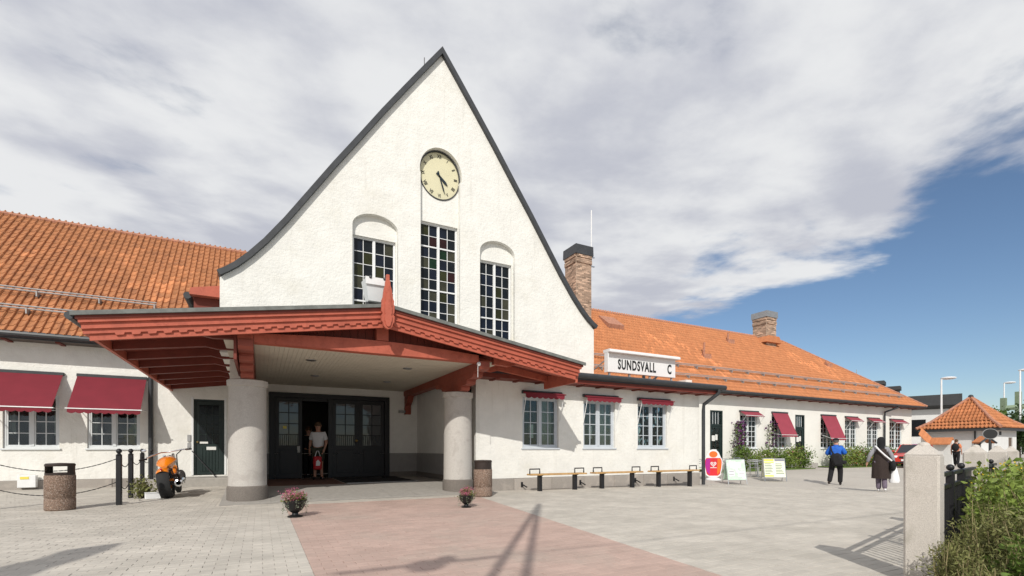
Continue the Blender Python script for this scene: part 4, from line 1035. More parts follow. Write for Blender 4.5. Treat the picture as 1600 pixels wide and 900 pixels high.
m.add(vs, [(i * cs + k, i * cs + (k + 1) % cs, (i + 1) * cs + (k + 1) % cs, (i + 1) * cs + k) for i in range(5) for k in range(cs)] + [tuple(range(cs - 1, -1, -1)), tuple(5 * cs + k for k in range(cs))]).build('fuel_tank', 'orange_paint', mc, True)
m = MB().ball((0, .24, .62), .15, 14, 1.0, 1.5, .4); m.build('seat', 'leather', mc, True)
MB().tube([(0, .05, .36), (-.12, .15, .40), (-.12, .45, .30), (-.12, .9, .30), (0, 1.0, .62), (0, .98, .86)], .022, 8).build('frame', 'orange_paint', mc, True)
MB().tube([(0, .05, .36), (.12, .15, .40), (.12, .45, .30), (.12, .9, .30), (0, 1.0, .62), (0, .98, .86)], .022, 8).build('frame', 'orange_paint', mc, True)
en = MB().box(-.21, .23, .38, .80, .20, .50, c=.05); en.build('engine', 'engine', mc)
for s, a in ((.5, .3), (.72, -.3)):
    for k in range(7): MB().lathe([(.085 - .002 * k, 0), (.085 - .002 * k, .014)], 0, 0, 14, 0).xform(Matrix.Translation((0, s + a * -.1 - k * .024 * a, .44 + k * .026))).build('cooling_fin', 'engine', mc)
MB().tube([(.12, .72, .50), (.24, .66, .42), (.27, .40, .33), (.27, .1, .31), (.27, -.22, .31)], [.035, .035, .045, .065, .07], 12, False).build('exhaust_pipe', 'chrome', mc, True)
MB().lathe([(.055, 0), (.062, .02), (.04, .03), (.04, -.05)], 0, 0, 16).xform(Matrix.Translation((.27, -.22, .31)) @ Matrix.Scale(1.3, 4) @ Matrix.Rotation(PI / 2, 4, 'X')).build('exhaust_tip', 'chrome', mc, True)
MB().lathe([(.036, .026), (.0, .026)], 0, 0, 16).xform(Matrix.Translation((.27, -.22, .31)) @ Matrix.Scale(1.3, 4) @ Matrix.Rotation(PI / 2, 4, 'X')).build('exhaust_bore', 'rubber', mc)
for s in (-1, 1): MB().tube([(s * .09, 1.62, .34), (s * .09, 1.10, .98)], [.024, .03], 8).build('fork_leg', 'chrome', mc, True)
MB().tube([(-.44, .80, .94), (-.32, .92, 1.0), (-.12, 1.0, 1.05), (0, 1.02, 1.04), (.12, 1.0, 1.05), (.32, .92, 1.06), (.44, .80, 1.05)], .015, 8).build('handlebar', 'chrome', mc, True)
for s, z in ((-1, .94), (1, 1.05)): MB().tube([(s * .40, .84, z), (s * .52, .72, z - .01)], .022, 8).build('grip', 'rubber', mc)
MB().tube([(.45, .80, 1.06), (.46, .8, 1.04)], .05, 10).build('mirror', 'chrome', mc); MB().tube([(-.40, .85, .96), (-.42, .85, 1.10)], .006, 5).build('mirror_stalk', 'chrome', mc); MB().ball((-.42, .85, 1.14), .05, 10, 1, .3, .7).build('mirror', 'chrome', mc)
MB().ball((0, 1.18, .88), .09, 12).build('headlight', 'chrome', mc, True); MB().ball((0, -.24, .66), .025, 8).build('tail_light', 'bag_red', mc)
MB().tube([(.14, .50, .30), (.30, .52, .28)], .014, 6).build('footpeg', 'rubber', mc); MB().tube([(-.12, .5, .28), (-.28, .46, .01)], .012, 6).build('side_stand', 'chrome', mc)
MB().lathe([(.09, -.02), (.09, .02)], 0, 0, 18).xform(Matrix.Translation((.17, .62, .32)) @ Matrix.Rotation(PI / 2, 4, 'Y')).build('engine_cover', 'chrome', mc)
MB().ball((.25, .5, .46), .13, 12, .7, 1.1, 1).build('air_cleaner', 'engine', mc, True); MB().ball((.24, .78, .40), .1, 12, .6, 1, 1.2).build('engine_case', 'leather', mc, True); MB().tube([(.22, .72, .55), (.31, .5, .42), (.33, .15, .38)], .03, 8).build('upper_pipe', 'chrome', mc, True)
MB().tube([(.2, .46, .44), (.24, .48, .95), (.30, .9, 1.05)], .012, 5).build('cable', 'rubber', mc, True)

# ------------------------------------------------------------------ foliage helpers
def leaf_cloud(name, m_, parent, centers, size, aspect=.5, up=.3):
    """one small folded leaf (2 quads) at each centre"""
    n_ = len(centers); C = np.array(centers)
    d = rng.normal(size=(n_, 3)); d[:, 2] = d[:, 2] * .7 + up; d /= np.linalg.norm(d, axis=1)[:, None]
    e = rng.normal(size=(n_, 3)); s = np.cross(d, e); s /= np.linalg.norm(s, axis=1)[:, None]; nn = np.cross(d, s)
    L = size * rng.uniform(.6, 1.3, n_)[:, None]; Wd = L * aspect
    a = C; t = C + d * L; ml = C + d * L * .5 + s * Wd * .5 + nn * L * .1; mr = C + d * L * .5 - s * Wd * .5 + nn * L * .1
    V = np.stack([a, ml, t, mr], 1).reshape(-1, 3); F = np.arange(n_ * 4).reshape(-1, 4)
    o = np_mesh(name, V, F, m_, parent)
    o['kind'] = 'stuff'; return o
def blob_pts(n_, rx, ry, rz, cz, clumps=14, spread=.33, flat=True):
    """clumpy points in an ellipsoid: light and dark bunches with gaps"""
    cs_ = []
    while len(cs_) < clumps:
        p = rng.uniform(-1, 1, 3)
        if .25 < np.dot(p, p) < 1: cs_.append(p * .82)
    cs_ = np.array(cs_); k = rng.integers(0, clumps, n_); p = cs_[k] + rng.normal(size=(n_, 3)) * spread * rng.uniform(.5, 1.1, clumps)[k][:, None]
    p = p * np.array([rx, ry, rz]) + np.array([0, 0, cz]); p[:, 2] = np.maximum(p[:, 2], .03)
    return p
def shrub(loc, label, rx, ry, h, n_, size, leaf='leaf', flowers=None, nf=0, fs=.05, group=None, name='shrub', cat='shrub'):
    t = thing(name, label, cat, loc, random.uniform(0, 6), group)
    leaf_cloud('foliage', leaf, t, blob_pts(n_, rx, ry, h * .5, h * .5, 18, .36), size, .5)
    m = MB()
    for k in range(9):
        a = random.uniform(0, 6.28); q = random.uniform(.3, .8)
        m.tube([(random.uniform(-.1, .1) * rx, random.uniform(-.1, .1) * ry, -.03), (rx * q * .5 * math.cos(a), ry * q * .5 * math.sin(a), h * .45), (rx * q * math.cos(a), ry * q * math.sin(a), h * .85)], [.012, .008, .003], 5)
    m.build('stems', 'stem', t)
    if flowers:
        p = blob_pts(nf, rx * 1.05, ry * 1.05, h * .52, h * .55, 16, .25); leaf_cloud('flowers', flowers, t, p, fs, .9)
    return t

# small potted plant beside the motorcycle
pp = shrub((-2.35, 13.55, 0), 'small leafy potted plant between bollards and motorcycle', .24, .2, .42, 500, .07, 'leaf_olive', None, 0, .03, None, 'potted_plant', 'plant')
MB().lathe([(.09, .0), (.12, .16), (.125, .17), (.11, .17)], 0, 0, 16).build('pot', 'bark', pp); 
pb = thing('plastic_crate', 'small white box on the paving beside the orange motorcycle', 'box', (-2.12, 13.2, 0), R(15)); MB().box(-.14, .14, -.09, .09, 0, .13, c=.01).build('box_body', 'white_paint', pb); box('box_lid', 'white_paint', pb, -.145, .145, -.095, .095, .131, .145)

# ------------------------------------------------------------------ flower urns
def urn(loc, label, s):
    t = thing('flower_urn', label, 'planter', loc, random.uniform(0, 6), 'black urns with pink flowers')
    MB().lathe([(.15 * s, 0), (.15 * s, .025 * s), (.07 * s, .05 * s), (.06 * s, .09 * s), (.12 * s, .13 * s), (.19 * s, .22 * s), (.215 * s, .33 * s), (.225 * s, .34 * s), (.225 * s, .36 * s), (.19 * s, .36 * s), (.18 * s, .31 * s), (0, .30 * s)], 0, 0, 28).build('urn', 'urn', t, True)
    p = blob_pts(900, .22 * s, .22 * s, .13 * s, .42 * s, 14, .35); leaf_cloud('foliage', 'leaf_olive', t, p, .045 * s, .5)
    p = blob_pts(900, .25 * s, .25 * s, .15 * s, .47 * s, 30, .25); leaf_cloud('flowers', 'petal_pink', t, p, .022 * s, .8)
    tr = []
    for k in range(10):
        a = k * .63 + random.uniform(-.2, .2); L = random.uniform(.12, .32) * s
        for q in range(26): tr.append((.23 * s * math.cos(a) + random.gauss(0, .012), .23 * s * math.sin(a) + random.gauss(0, .012), .36 * s - L * q / 26))
    leaf_cloud('trailing_ivy', 'leaf_silver', t, tr, .028 * s, .8)
    return t
urn((.50, 8.60, 0), 'black urn of pink flowers near the left entrance column', .76)
urn((3.46, 8.52, 0), 'black urn of pink flowers near the right entrance column', .64)

# ------------------------------------------------------------------ benches
def bench(x0, x1, label):
    L = x1 - x0; t = thing('bench', label, 'bench', ((x0 + x1) / 2, 10.98, 0), 0, 'benches along the station wall'); h = L / 2
    for k in range(2): MB().box(-h, h, -.135 + k * .14, -.005 + k * .14, .415, .455, c=.006).build('seat_plank', 'pine', t)
    for s in (-1, 1):
        x = s * (h - .32); MB().box(x - .045, x + .045, -.06, .06, -.15, .40, c=.006).build('leg', 'black_iron', t); box('seat_rail', 'black_iron', t, x - .03, x + .03, -.13, .13, .401, .414)
        a, b = (x, s * h - s * .02) if s > 0 else (s * h - s * .02, x)
        MB().tube([(a, 0, .44), (a, 0, .58), (b, 0, .58), (b, 0, .44)], .02, 6).build('armrest', 'black_iron', t)
    return t
bench(6.22, 7.98, 'wooden bench with black legs nearest the entrance column')
bench(8.27, 10.02, 'middle one of the three wooden benches along the wall')
bench(10.42, 12.38, 'wooden bench with black legs nearest the corner downpipe')
for x in (6.4, 8.35, 10.45, 12.1):
    sb = thing('boot_scraper', 'small black foot bracket on the plinth at x %d' % x, 'bracket', (x, YG - .05, 0))
    sb['label'] = {6.4: 'small black bracket on the plinth behind the first bench', 8.35: 'small black bracket on the plinth between first and second benches', 10.45: 'small black bracket on the plinth between second and third benches', 12.1: 'small black bracket on the plinth behind the third bench'}[x]; sb['group'] = 'black plinth brackets'
    MB().tube([(-.03, 0, .14), (-.03, -.1, .12), (.06, -.14, .06)], .018, 6).build('hook', 'black_iron', sb); box('hook_plate', 'black_iron', sb, -.06, .0, -.012, .001, .06, .2)

# ------------------------------------------------------------------ advertising figures and boards
ax, ay = 16.45, 13.75
t = thing('ice_cream_sign', 'orange and magenta cut out ice cream sign with white border by the downpipe', 'sign', (ax, ay, gz(ax, ay)), R(-28))
out = [(0, .14), (.20, .14), (.30, .22), (.36, .5), (.38, .75), (.36, .85), (.31, .93), (.26, 1.05), (.22, 1.14), (.12, 1.24), (0, 1.27)]
pol = out + [(-x, z) for x, z in out[::-1][1:-1]]
MB().prism(pol, -.012, .012, 'y').build('board', 'white_paint', t)
sh = lambda k: [(x * k, .70 + (z - .70) * (k + .02)) for x, z in pol]
MB().prism([(x, z) for x, z in sh(.90) if z < .93], -.016, -.0125, 'y').build('print_field', 'sign_red', t)
MB().prism([(-.26, .34), (-.15, .22), (-.13, .9), (-.30, .86), (-.33, .6)], -.019, -.0165, 'y').build('print_stripe', 'sign_magenta', t)
MB().prism([(.15, .22), (.26, .34), (.33, .6), (.30, .86), (.17, .9)], -.019, -.0165, 'y').build('print_stripe', 'sign_orange', t)
MB().prism(ell(.17, .13, 24), -.018, -.0125, 'y').xform(Matrix.Translation((0, 0, 1.06))).build('print_disc', 'sign_orange', t)
def heart(k): 
    p = []
    for i in range(40):
        a = 2 * PI * i / 40; p.append((k * 16 * math.sin(a) ** 3 / 16, k * (13 * math.cos(a) - 5 * math.cos(2 * a) - 2 * math.cos(3 * a) - math.cos(4 * a)) / 16))
    return p
plate('heart_logo', 'white_paint', t, [(x, z + .66) for x, z in heart(.12)], [[(x, z + .665) for x, z in heart(.085)]], -.022, -.018)
plate('heart_logo', 'white_paint', t, [(x, z + .668) for x, z in heart(.062)], [[(x, z + .67) for x, z in heart(.035)]], -.022, -.018)
box('logo_line', 'white_paint', t, -.13, .13, -.021, -.018, .50, .525)
MB().lathe([(.30, 0), (.30, .05), (.22, .09), (.10, .14)], 0, 0, 20).build('base', 'plastic_white', t)
def aboard(loc, rz, label, style, w_=.42):
    t = thing('pavement_sign', label, 'sign', loc, rz, 'folding pavement signs'); h_ = .92
    for s in (-1, 1):
        f = MB(); lean = .20
        Q = lambda x, z, o=0: (x, s * (lean * (1 - z / h_) + .015) + o, z)
        for x in (-w_, w_): f.tube([Q(x, 0), Q(x, h_)], .016, 6)
        f.tube([Q(-w_, h_), Q(w_, h_)], .016, 6).tube([Q(-w_, .16), Q(w_, .16)], .012, 6); f.build('frame', 'steel', t)
        p = MB(); o = -.006 if s < 0 else .006
        p.add([Q(-w_ + .015, .17), Q(w_ - .015, .17), Q(w_ - .015, h_ - .015), Q(-w_ + .015, h_ - .015), Q(-w_ + .015, .17, o), Q(w_ - .015, .17, o), Q(w_ - .015, h_ - .015, o), Q(-w_ + .015, h_ - .015, o)], [(0, 1, 2, 3), (4, 5, 6, 7), (0, 1, 5, 4), (1, 2, 6, 5), (2, 3, 7, 6), (3, 0, 4, 7)]); p.build('poster', 'poster_green' if style == 0 else 'poster_cream', t)
    s = -1
    def bar(x0, x1, z0, z1, m_, o=-.010):
        Q = lambda x, z: (x, -(.20 * (1 - z / h_) + .015) + o, z)
        MB().add([Q(x0, z0), Q(x1, z0), Q(x1, z1), Q(x0, z1)], [(0, 1, 2, 3)]).build('print', m_, t)
    if style == 0:
        bar(-.22, .20, .60, .82, 'plastic_white'); bar(-.30, -.08, .30, .50, 'plastic_white'); bar(.05, .32, .28, .48, 'plastic_white'); bar(-.29, -.1, .36, .38, 'print_grey', -.013); bar(-.29, -.1, .46, .48, 'print_grey', -.013); bar(.08, .3, .4, .415, 'print_grey', -.013)
    else:
        bar(-.40, -.02, .82, .90, 'poster_yellow'); bar(.02, .40, .82, .90, 'print_grey'); bar(-.40, -.02, .75, .79, 'poster_yellow'); bar(-.40, -.06, .19, .25, 'poster_yellow')
        for i in range(7):
            z = .70 - i * .065
            for x0, x1 in ((-.38, -.38 + random.uniform(.2, .32)), (.04, .04 + random.uniform(.2, .34))): bar(x0, x1, z, z + .022, 'print_green')
        bar(-.005, .012, .18, .80, 'plastic_white', -.012)
    return t
aboard((15.75, 12.2, gz(15.75, 12.2)), R(-22), 'folding pavement sign with pale green poster beside the ice cream sign', 0, .36)
aboard((18.85, 12.75, gz(18.85, 12.75)), R(-34), 'folding pavement sign with yellow and cream menu in text columns', 1)

# ------------------------------------------------------------------ cafe furniture
def cafe_table(loc, label):
    t = thing('cafe_table', label, 'table', loc, 0, 'cafe tables'); MB().lathe([(.34, .70), (.35, .705), (.35, .725), (.34, .73), (0, .73)], 0, 0, 24).build('table_top', 'steel', t)
    MB().tube([(0, 0, .03), (0, 0, .70)], .03, 10).build('pedestal', 'steel', t); MB().lathe([(.24, 0), (.24, .015), (.05, .04)], 0, 0, 20).build('foot', 'steel', t); return t
def cafe_chair(loc, rz, label):
    t = thing('cafe_chair', label, 'chair', loc, rz, 'aluminium cafe chairs')
    for s in (-1, 1):
        MB().tube([(s * .23, .22, 0), (s * .25, .22, .45), (s * .27, .22, .64), (s * .27, .0, .67), (s * .26, -.22, .66), (s * .2, -.27, .80)], .013, 6).build('side_frame', 'steel', t, True)
        MB().tube([(s * .23, -.25, 0), (s * .22, -.2, .44)], .013, 6).build('leg', 'steel', t)
    for k in range(5): box('seat_slat', 'steel', t, -.22, .22, -.2 + k * .085, -.13 + k * .085, .435, .45)
    for k in range(3): MB().tube([(-.2, -.27, .62 + k * .09), (0, -.32, .62 + k * .09), (.2, -.27, .62 + k * .09)], .016, 6).build('back_slat', 'steel', t)
    return t
zt = lambda x, y: (x, y, gz(x, y))
cafe_table(zt(17.6, 14.6), 'round aluminium cafe table half hidden by the green poster sign'); cafe_table(zt(20.0, 14.3), 'round aluminium cafe table between the two pavement signs')
for x, y, rz, l in ((17.0, 14.9, R(-80), 'aluminium cafe chair behind the ice cream sign'), (18.25, 14.9, R(100), 'aluminium cafe chair left of the middle cafe table'), (19.4, 14.0, R(-70), 'aluminium cafe chair nearest the green poster sign'), (20.7, 14.5, R(80), 'aluminium cafe chair right of the middle cafe table'), (20.0, 15.1, R(180), 'aluminium cafe chair behind the middle cafe table')): cafe_chair(zt(x, y), rz, l)

# ------------------------------------------------------------------ flower beds along the far wing
MB().add([(20., 16.4, .02), (28.0, 16.4, .02), (28.0, YW, .05), (20., YW, .05), (20., 16.4, -.2), (28.0, 16.4, -.2)], [(0, 1, 2, 3), (0, 4, 5, 1)]).build('flower_bed', 'grass', None)
bpy.data.objects['flower_bed']['kind'] = 'structure'
b2 = MB().add([(30.3, 16.4, .02), (41.5, 16.4, .02), (41.5, YW, .05), (30.3, YW, .05), (30.3, 16.4, -.2), (41.5, 16.4, -.2)], [(0, 1, 2, 3), (0, 4, 5, 1)]).build('flower_bed', 'grass', None); b2['kind'] = 'structure'
gS = 'rose shrubs along the far wing'
beds = [(23.2, 17.3, 1.15, 'leaf', 'petal_purple', 'rose shrub at the foot of the purple climber'), (24.4, 17.2, 1.1, 'leaf_bright', 'petal_white', 'green shrub below the window with purple climbers'), (25.6, 17.2, 1.1, 'leaf', 'petal_purple', 'green shrub at the foot of the thin white and purple climber'), (26.6, 17.1, 1.2, 'leaf_bright', 'petal_pink', 'pink rose shrub under the left steep awning'), (27.5, 17.0, 1.25, 'leaf', 'petal_red', 'red rose shrub just left of the second dark door'), (31.4, 17.1, 1.25, 'leaf', 'petal_pink', 'rose shrub just right of the second dark door step'), (32.7, 17.0, 1.2, 'leaf_bright', 'petal_red', 'rose shrub under the right steep awning'), (34.2, 17.1, 1.2, 'leaf', 'petal_red', 'rose shrub just right of the man in blue'), (35.6, 17.2, 1.0, 'leaf_bright', 'petal_white', 'low light green shrub between man and woman'), (37.2, 17.1, 1.3, 'leaf', 'petal_pink', 'tall rose shrub left of the woman in brown'), (38.6, 17.2, .9, 'leaf_bright', 'petal_white', 'low shrub behind the woman in brown'), (40.8, 17.2, 1.0, 'leaf', 'petal_pink', 'shrub behind the front of the red car')]
for x, y, h, lf, fm, l in beds: shrub((x, y, 0), l, .62, .5, h, 1600, .11, lf, fm, 60, .07, gS, 'rose_shrub', 'shrub')
def climber(loc, label, h, w_, fm, nf, nl):
    t = thing('climbing_plant', label, 'climber', loc, 0, 'climbers on the far wing wall')
    p = rng.normal(size=(nl, 3)) * np.array([w_, .12, 0]); p[:, 2] = rng.uniform(.2, 1, nl) ** 1.3 * h; p[:, 0] *= (1.15 - p[:, 2] / h); leaf_cloud('foliage', 'leaf', t, p, .1, .6)
    p = rng.normal(size=(nf, 3)) * np.array([w_ * 1.05, .16, 0]); p[:, 2] = rng.uniform(.45, 1.04, nf) * h; p[:, 0] *= (1.2 - p[:, 2] / h); p[:, 1] -= .1; leaf_cloud('flowers', fm, t, p, .12, .9)
    MB().tube([(0, .1, 0), (.05, .12, h * .5), (-.03, .12, h)], [.02, .014, .006], 5).build('stem', 'stem', t)
climber((23.3, 17.75, 0), 'tall climber with dark purple flowers beside the first far window', 2.55, .38, 'petal_purple', 260, 700)
climber((26.0, 17.75, 0), 'thin climber with few purple flowers between two far windows', 2.6, .2, 'petal_purple', 60, 260)
# ------------------------------------------------------------------ people
def skin_mesh(name, pts, edges, m_, parent, sub=2, root=0):
    me = bpy.data.meshes.new(name); me.from_pydata([p[:3] for p in pts], edges, []); o = bpy.data.objects.new('tmp', me); COL.objects.link(o)
    sk = o.modifiers.new('s', 'SKIN'); sk.use_smooth_shade = True
    for i, p in enumerate(pts):
        d = me.skin_vertices[0].data[i]; r_ = p[3]; d.radius = (r_, r_) if not isinstance(r_, tuple) else r_; d.use_root = (i == root)
    ss = o.modifiers.new('u', 'SUBSURF'); ss.levels = sub; ss.render_levels = sub
    dg = bpy.context.evaluated_depsgraph_get(); me2 = bpy.data.meshes.new_from_object(o.evaluated_get(dg)); bpy.data.objects.remove(o); bpy.data.meshes.remove(me)
    me2.name = name; me2.materials.clear(); me2.materials.append(MATS[m_]); me2.polygons.foreach_set('use_smooth', [True] * len(me2.polygons))
    return link(bpy.data.objects.new(name, me2), parent)
def loft(name, rings, m_, parent, n=28, folds=0., close=True):
    mb = MB(); vs = []
    for i, (x, y, z, rx, ry) in enumerate(rings):
        f = folds * (1 - i / (len(rings) - 1))
        for q in range(n):
            a = 2 * PI * q / n; w_ = 1 + f * math.sin(a * 7 + i * .4) + f * .6 * math.sin(a * 3 + 1); vs.append((x + rx * w_ * math.cos(a), y + ry * w_ * math.sin(a), z))
    fs = [(i * n + q, i * n + (q + 1) % n, (i + 1) * n + (q + 1) % n, (i + 1) * n + q) for i in range(len(rings) - 1) for q in range(n)]
    fs.append(tuple(range(n - 1, -1, -1)))
    if close: fs.append(tuple((len(rings) - 1) * n + q for q in range(n)))
    return mb.add(vs, fs).build(name, m_, parent, True)
def person(label, loc, rz, H, pose, parts, group=None):
    """pose: joint positions for a 1.75 m figure facing +y; parts: clothing list"""
    t = thing('person', label, 'person', loc, rz, group); k = H / 1.75
    J = dict(pel=(0, 0, .95), spi=(0, .01, 1.12), che=(0, .0, 1.32), nec=(0, .0, 1.47), hd1=(0, .02, 1.56), hd2=(0, .03, 1.66), hd3=(0, .015, 1.72))
    for s, n_ in ((-1, 'L'), (1, 'R')):
        J['sh' + n_] = (s * .17, 0, 1.41); J['el' + n_] = (s * .24, -.02, 1.14); J['wr' + n_] = (s * .25, .06, .90)
        J['hi' + n_] = (s * .09, 0, .90); J['kn' + n_] = (s * .10, .02, .50); J['an' + n_] = (s * .10, -.02, .09); J['to' + n_] = (s * .115, .14, .035)
    J.update(pose)
    J = {a: Vector(b) * k for a, b in J.items()}
    rad = dict(pel=.135, spi=.125, che=.14, nec=.055, hd1=.075, hd2=.092, hd3=.07)
    for n_ in 'LR': rad.update({'sh' + n_: .062, 'el' + n_: .043, 'wr' + n_: .029, 'hi' + n_: .095, 'kn' + n_: .058, 'an' + n_: .042, 'to' + n_: .036})
    order = ['pel', 'spi', 'che', 'nec', 'hd1', 'hd2', 'hd3'] + [a + n_ for n_ in 'LR' for a in ('sh', 'el', 'wr', 'hi', 'kn', 'an', 'to')]
    idx = {a: i for i, a in enumerate(order)}; pts = [(*J[a], rad[a] * k) for a in order]
    E_ = [('pel', 'spi'), ('spi', 'che'), ('che', 'nec'), ('nec', 'hd1'), ('hd1', 'hd2'), ('hd2', 'hd3')] + [p for n_ in 'LR' for p in (('che', 'sh' + n_), ('sh' + n_, 'el' + n_), ('el' + n_, 'wr' + n_), ('pel', 'hi' + n_), ('hi' + n_, 'kn' + n_), ('kn' + n_, 'an' + n_), ('an' + n_, 'to' + n_))]
    ed = [(idx[a], idx[b]) for a, b in E_]
    for s, n_ in ((-1, 'L'), (1, 'R')):            # hands: palm, four unequal bent fingers, thumb from the side
        w_ = J['wr' + n_]; d = (w_ - J['el' + n_]).normalized(); side = Vector((0, 1, 0)); side = (side - d * side.dot(d)).normalized(); inw = d.cross(side).normalized() * -s
        i0 = len(pts); pts.append((*(w_ + d * .045 * k), .030 * k)); ed.append((idx['wr' + n_], i0)); pts.append((*(w_ + d * .085 * k), .032 * k)); ed.append((i0, i0 + 1))
        for q, ln in zip((-.027, -.009, .009, .027), (.062, .078, .084, .072)):
            b = len(pts); base = w_ + d * .10 * k + side * q * k; pts.append((*base, .0095 * k)); pts.append((*(base + d * ln * .5 * k + inw * .008 * k), .009 * k)); pts.append((*(base + d * ln * .8 * k + inw * .03 * k), .008 * k)); ed += [(i0 + 1, b), (b, b + 1), (b + 1, b + 2)]
        b = len(pts); pts.append((*(w_ + d * .05 * k + side * .042 * k), .011 * k)); pts.append((*(w_ + d * .085 * k + side * .058 * k + inw * .012 * k), .010 * k)); ed += [(i0, b), (b, b + 1)]
    skin_mesh('body', pts, ed, 'skin', t)
    h = J['hd2']
    def P(a): return J[a]
    for kind, m_, g in parts:
        if kind == 'trousers' or kind == 'shorts':
            pp_ = [(*P('pel'), .15 * k * g)]; e_ = []
            for n_ in 'LR':
                b = len(pp_); pp_.append((*P('hi' + n_), .115 * k * g)); 
                if kind == 'trousers': pp_.append((*P('kn' + n_), .085 * k * g)); pp_.append((*(P('an' + n_) + Vector((0, 0, -.03 * k))), .075 * k * g)); e_ += [(0, b), (b, b + 1), (b + 1, b + 2)]
                else: pp_.append((*(P('hi' + n_).lerp(P('kn' + n_), .95)), .095 * k * g)); e_ += [(0, b), (b, b + 1)]
            skin_mesh(kind, pp_, e_, m_, t)
        elif kind in ('jacket', 'shirt', 'tee'):
            pp_ = [(*(P('pel') + Vector((0, 0, -.02 if kind != 'tee' else .0)) * k), (.165 * k * g, .15 * k * g)), (*P('spi'), (.16 * k * g, .145 * k * g)), (*P('che'), (.17 * k * g, .145 * k * g)), (*P('che').lerp(P('nec'), .75), .075 * k * g)]; e_ = [(0, 1), (1, 2), (2, 3)]
            for n_ in 'LR':
                b = len(pp_); pp_.append((*P('sh' + n_), .082 * k * g)); e_.append((2, b))
                if kind == 'tee': pp_.append((*P('sh' + n_).lerp(P('el' + n_), .8), .068 * k * g)); e_.append((b, b + 1))
                else: pp_.append((*P('el' + n_), .068 * k * g)); pp_.append((*P('el' + n_).lerp(P('wr' + n_), .96), .05 * k * g)); e_ += [(b, b + 1), (b + 1, b + 2)]
            skin_mesh(kind, pp_, e_, m_, t)
        elif kind == 'long_vest':
            q0 = P('pel'); q1 = P('spi'); q2 = P('che'); q3 = P('che').lerp(P('nec'), .75)
            loft(kind, [(q0.x, q0.y, q0.z - .52 * k, .255 * k, .215 * k), (q0.x, q0.y, q0.z - .30 * k, .25 * k, .215 * k), (q0.x, q0.y, q0.z - .05 * k, .245 * k, .215 * k), (q1.x, q1.y, q1.z, .205 * k, .185 * k), (q2.x, q2.y, q2.z - .05 * k, .195 * k, .155 * k), (q2.x, q2.y, q2.z + .06 * k, .185 * k, .135 * k), (q3.x, q3.y, q3.z, .09 * k, .085 * k)], m_, t, 36, .05)
        elif kind == 'collar':
            q = P('nec'); loft('collar', [(q.x, q.y, q.z - .09 * k, .14 * k, .12 * k), (q.x, q.y, q.z, .095 * k, .095 * k), (q.x, q.y, q.z + .05 * k, .088 * k, .09 * k)], m_, t, 20, .03)
        elif kind == 'hair': MB().ball(h + Vector((0, -.018, .022)) * k, .105 * k * g, 16, .92, 1.0, 1.0).build('hair', m_, t, True)
        elif kind == 'cap':
            MB().ball(h + Vector((0, -.01, .045)) * k, .108 * k * g, 16, .95, 1.05, .75).build('cap', m_, t, True); MB().ball(h + Vector((0, .12, .05)) * k, .07 * k, 12, 1, 1, .15).build('cap_peak', m_, t, True)
        elif kind == 'headscarf':
            loft('headscarf', [(h.x, h.y - .03 * k, h.z - .34 * k, .15 * k, .125 * k), (h.x, h.y - .03 * k, h.z - .24 * k, .125 * k, .115 * k), (h.x, h.y - .02 * k, h.z - .14 * k, .105 * k, .115 * k), (h.x, h.y - .015 * k, h.z - .05 * k, .112 * k, .13 * k), (h.x, h.y - .012 * k, h.z + .04 * k, .112 * k, .132 * k), (h.x, h.y - .012 * k, h.z + .10 * k, .085 * k, .10 * k), (h.x, h.y - .012 * k, h.z + .135 * k, .035 * k, .04 * k)], m_, t, 24, .05)
        elif kind == 'shoes':
            for n_ in 'LR':
                a, b = P('an' + n_), P('to' + n_); dv = (b - a); dv.z = 0
                m2 = MB().ball((a + dv * .45) + Vector((0, 0, .0 - a.z + .045 * k + min(a.z - .09 * k, 0) + max(a.z - .09 * k, 0))), .075 * k, 12, .62, 1.75, .62); m2.build('shoe', m_, t, True)
        elif kind == 'face':
            for s in (-1, 1): MB().ball(h + Vector((s * .034, .088, .0)) * k, .012 * k, 8).build('eye', 'ink', t)
            MB().ball(h + Vector((0, .10, -.03)) * k, .018 * k, 8, .8, 1.1, 1.3).build('nose', 'skin', t, True); MB().ball(h + Vector((0, .088, -.068)) * k, .022 * k, 8, 1.2, .5, .35).build('mouth', 'petal_red', t, True)
            for s in (-1, 1): MB().ball(h + Vector((s * .092, 0, -.01)) * k, .026 * k, 8, .4, .8, 1.2).build('ear', 'skin', t, True)
    return t, J, k
# man in blue, walking away to the right
X, Y = 19.3, 10.55
pm, J, k = person('man in bright blue jacket and black trousers walking away', (X, Y, gz(X, Y)), R(-62), 1.74,
    dict(hiL=(-.1, 0, .9), knL=(-.15, -.03, .5), anL=(-.21, -.16, .12), toL=(-.23, -.02, .04), hiR=(.1, 0, .9), knR=(.14, .10, .5), anR=(.13, .12, .09), toR=(.15, .28, .035), elL=(-.30, .0, 1.17), wrL=(-.16, .22, 1.22), elR=(.30, .02, 1.19), wrR=(.14, .22, 1.28)),
    [('trousers', 'cloth_black', 1.12), ('jacket', 'cloth_blue', 1.22), ('collar', 'cloth_blue', 1), ('shoes', 'leather', 1), ('hair', 'hair_grey', 1), ('cap', 'cloth_black', 1), ('face', '', 1)])
bg_ = thing('shoulder_bag', 'black shoulder bag slung across the back of the man in blue', 'bag', (X, Y, gz(X, Y)), R(-62))
MB().box(-.15, .21, -.36, -.17, .70, 1.19, c=.085).xform(Matrix.Translation((0, 0, .95)) @ Matrix.Rotation(R(-14), 4, 'Y') @ Matrix.Translation((0, 0, -.95))).build('bag_body', 'cloth_black', bg_, True); MB().ball((.22, -.22, .86), .11, 12, 1.2, .8, .7).build('bag_flap', 'cloth_black', bg_, True)
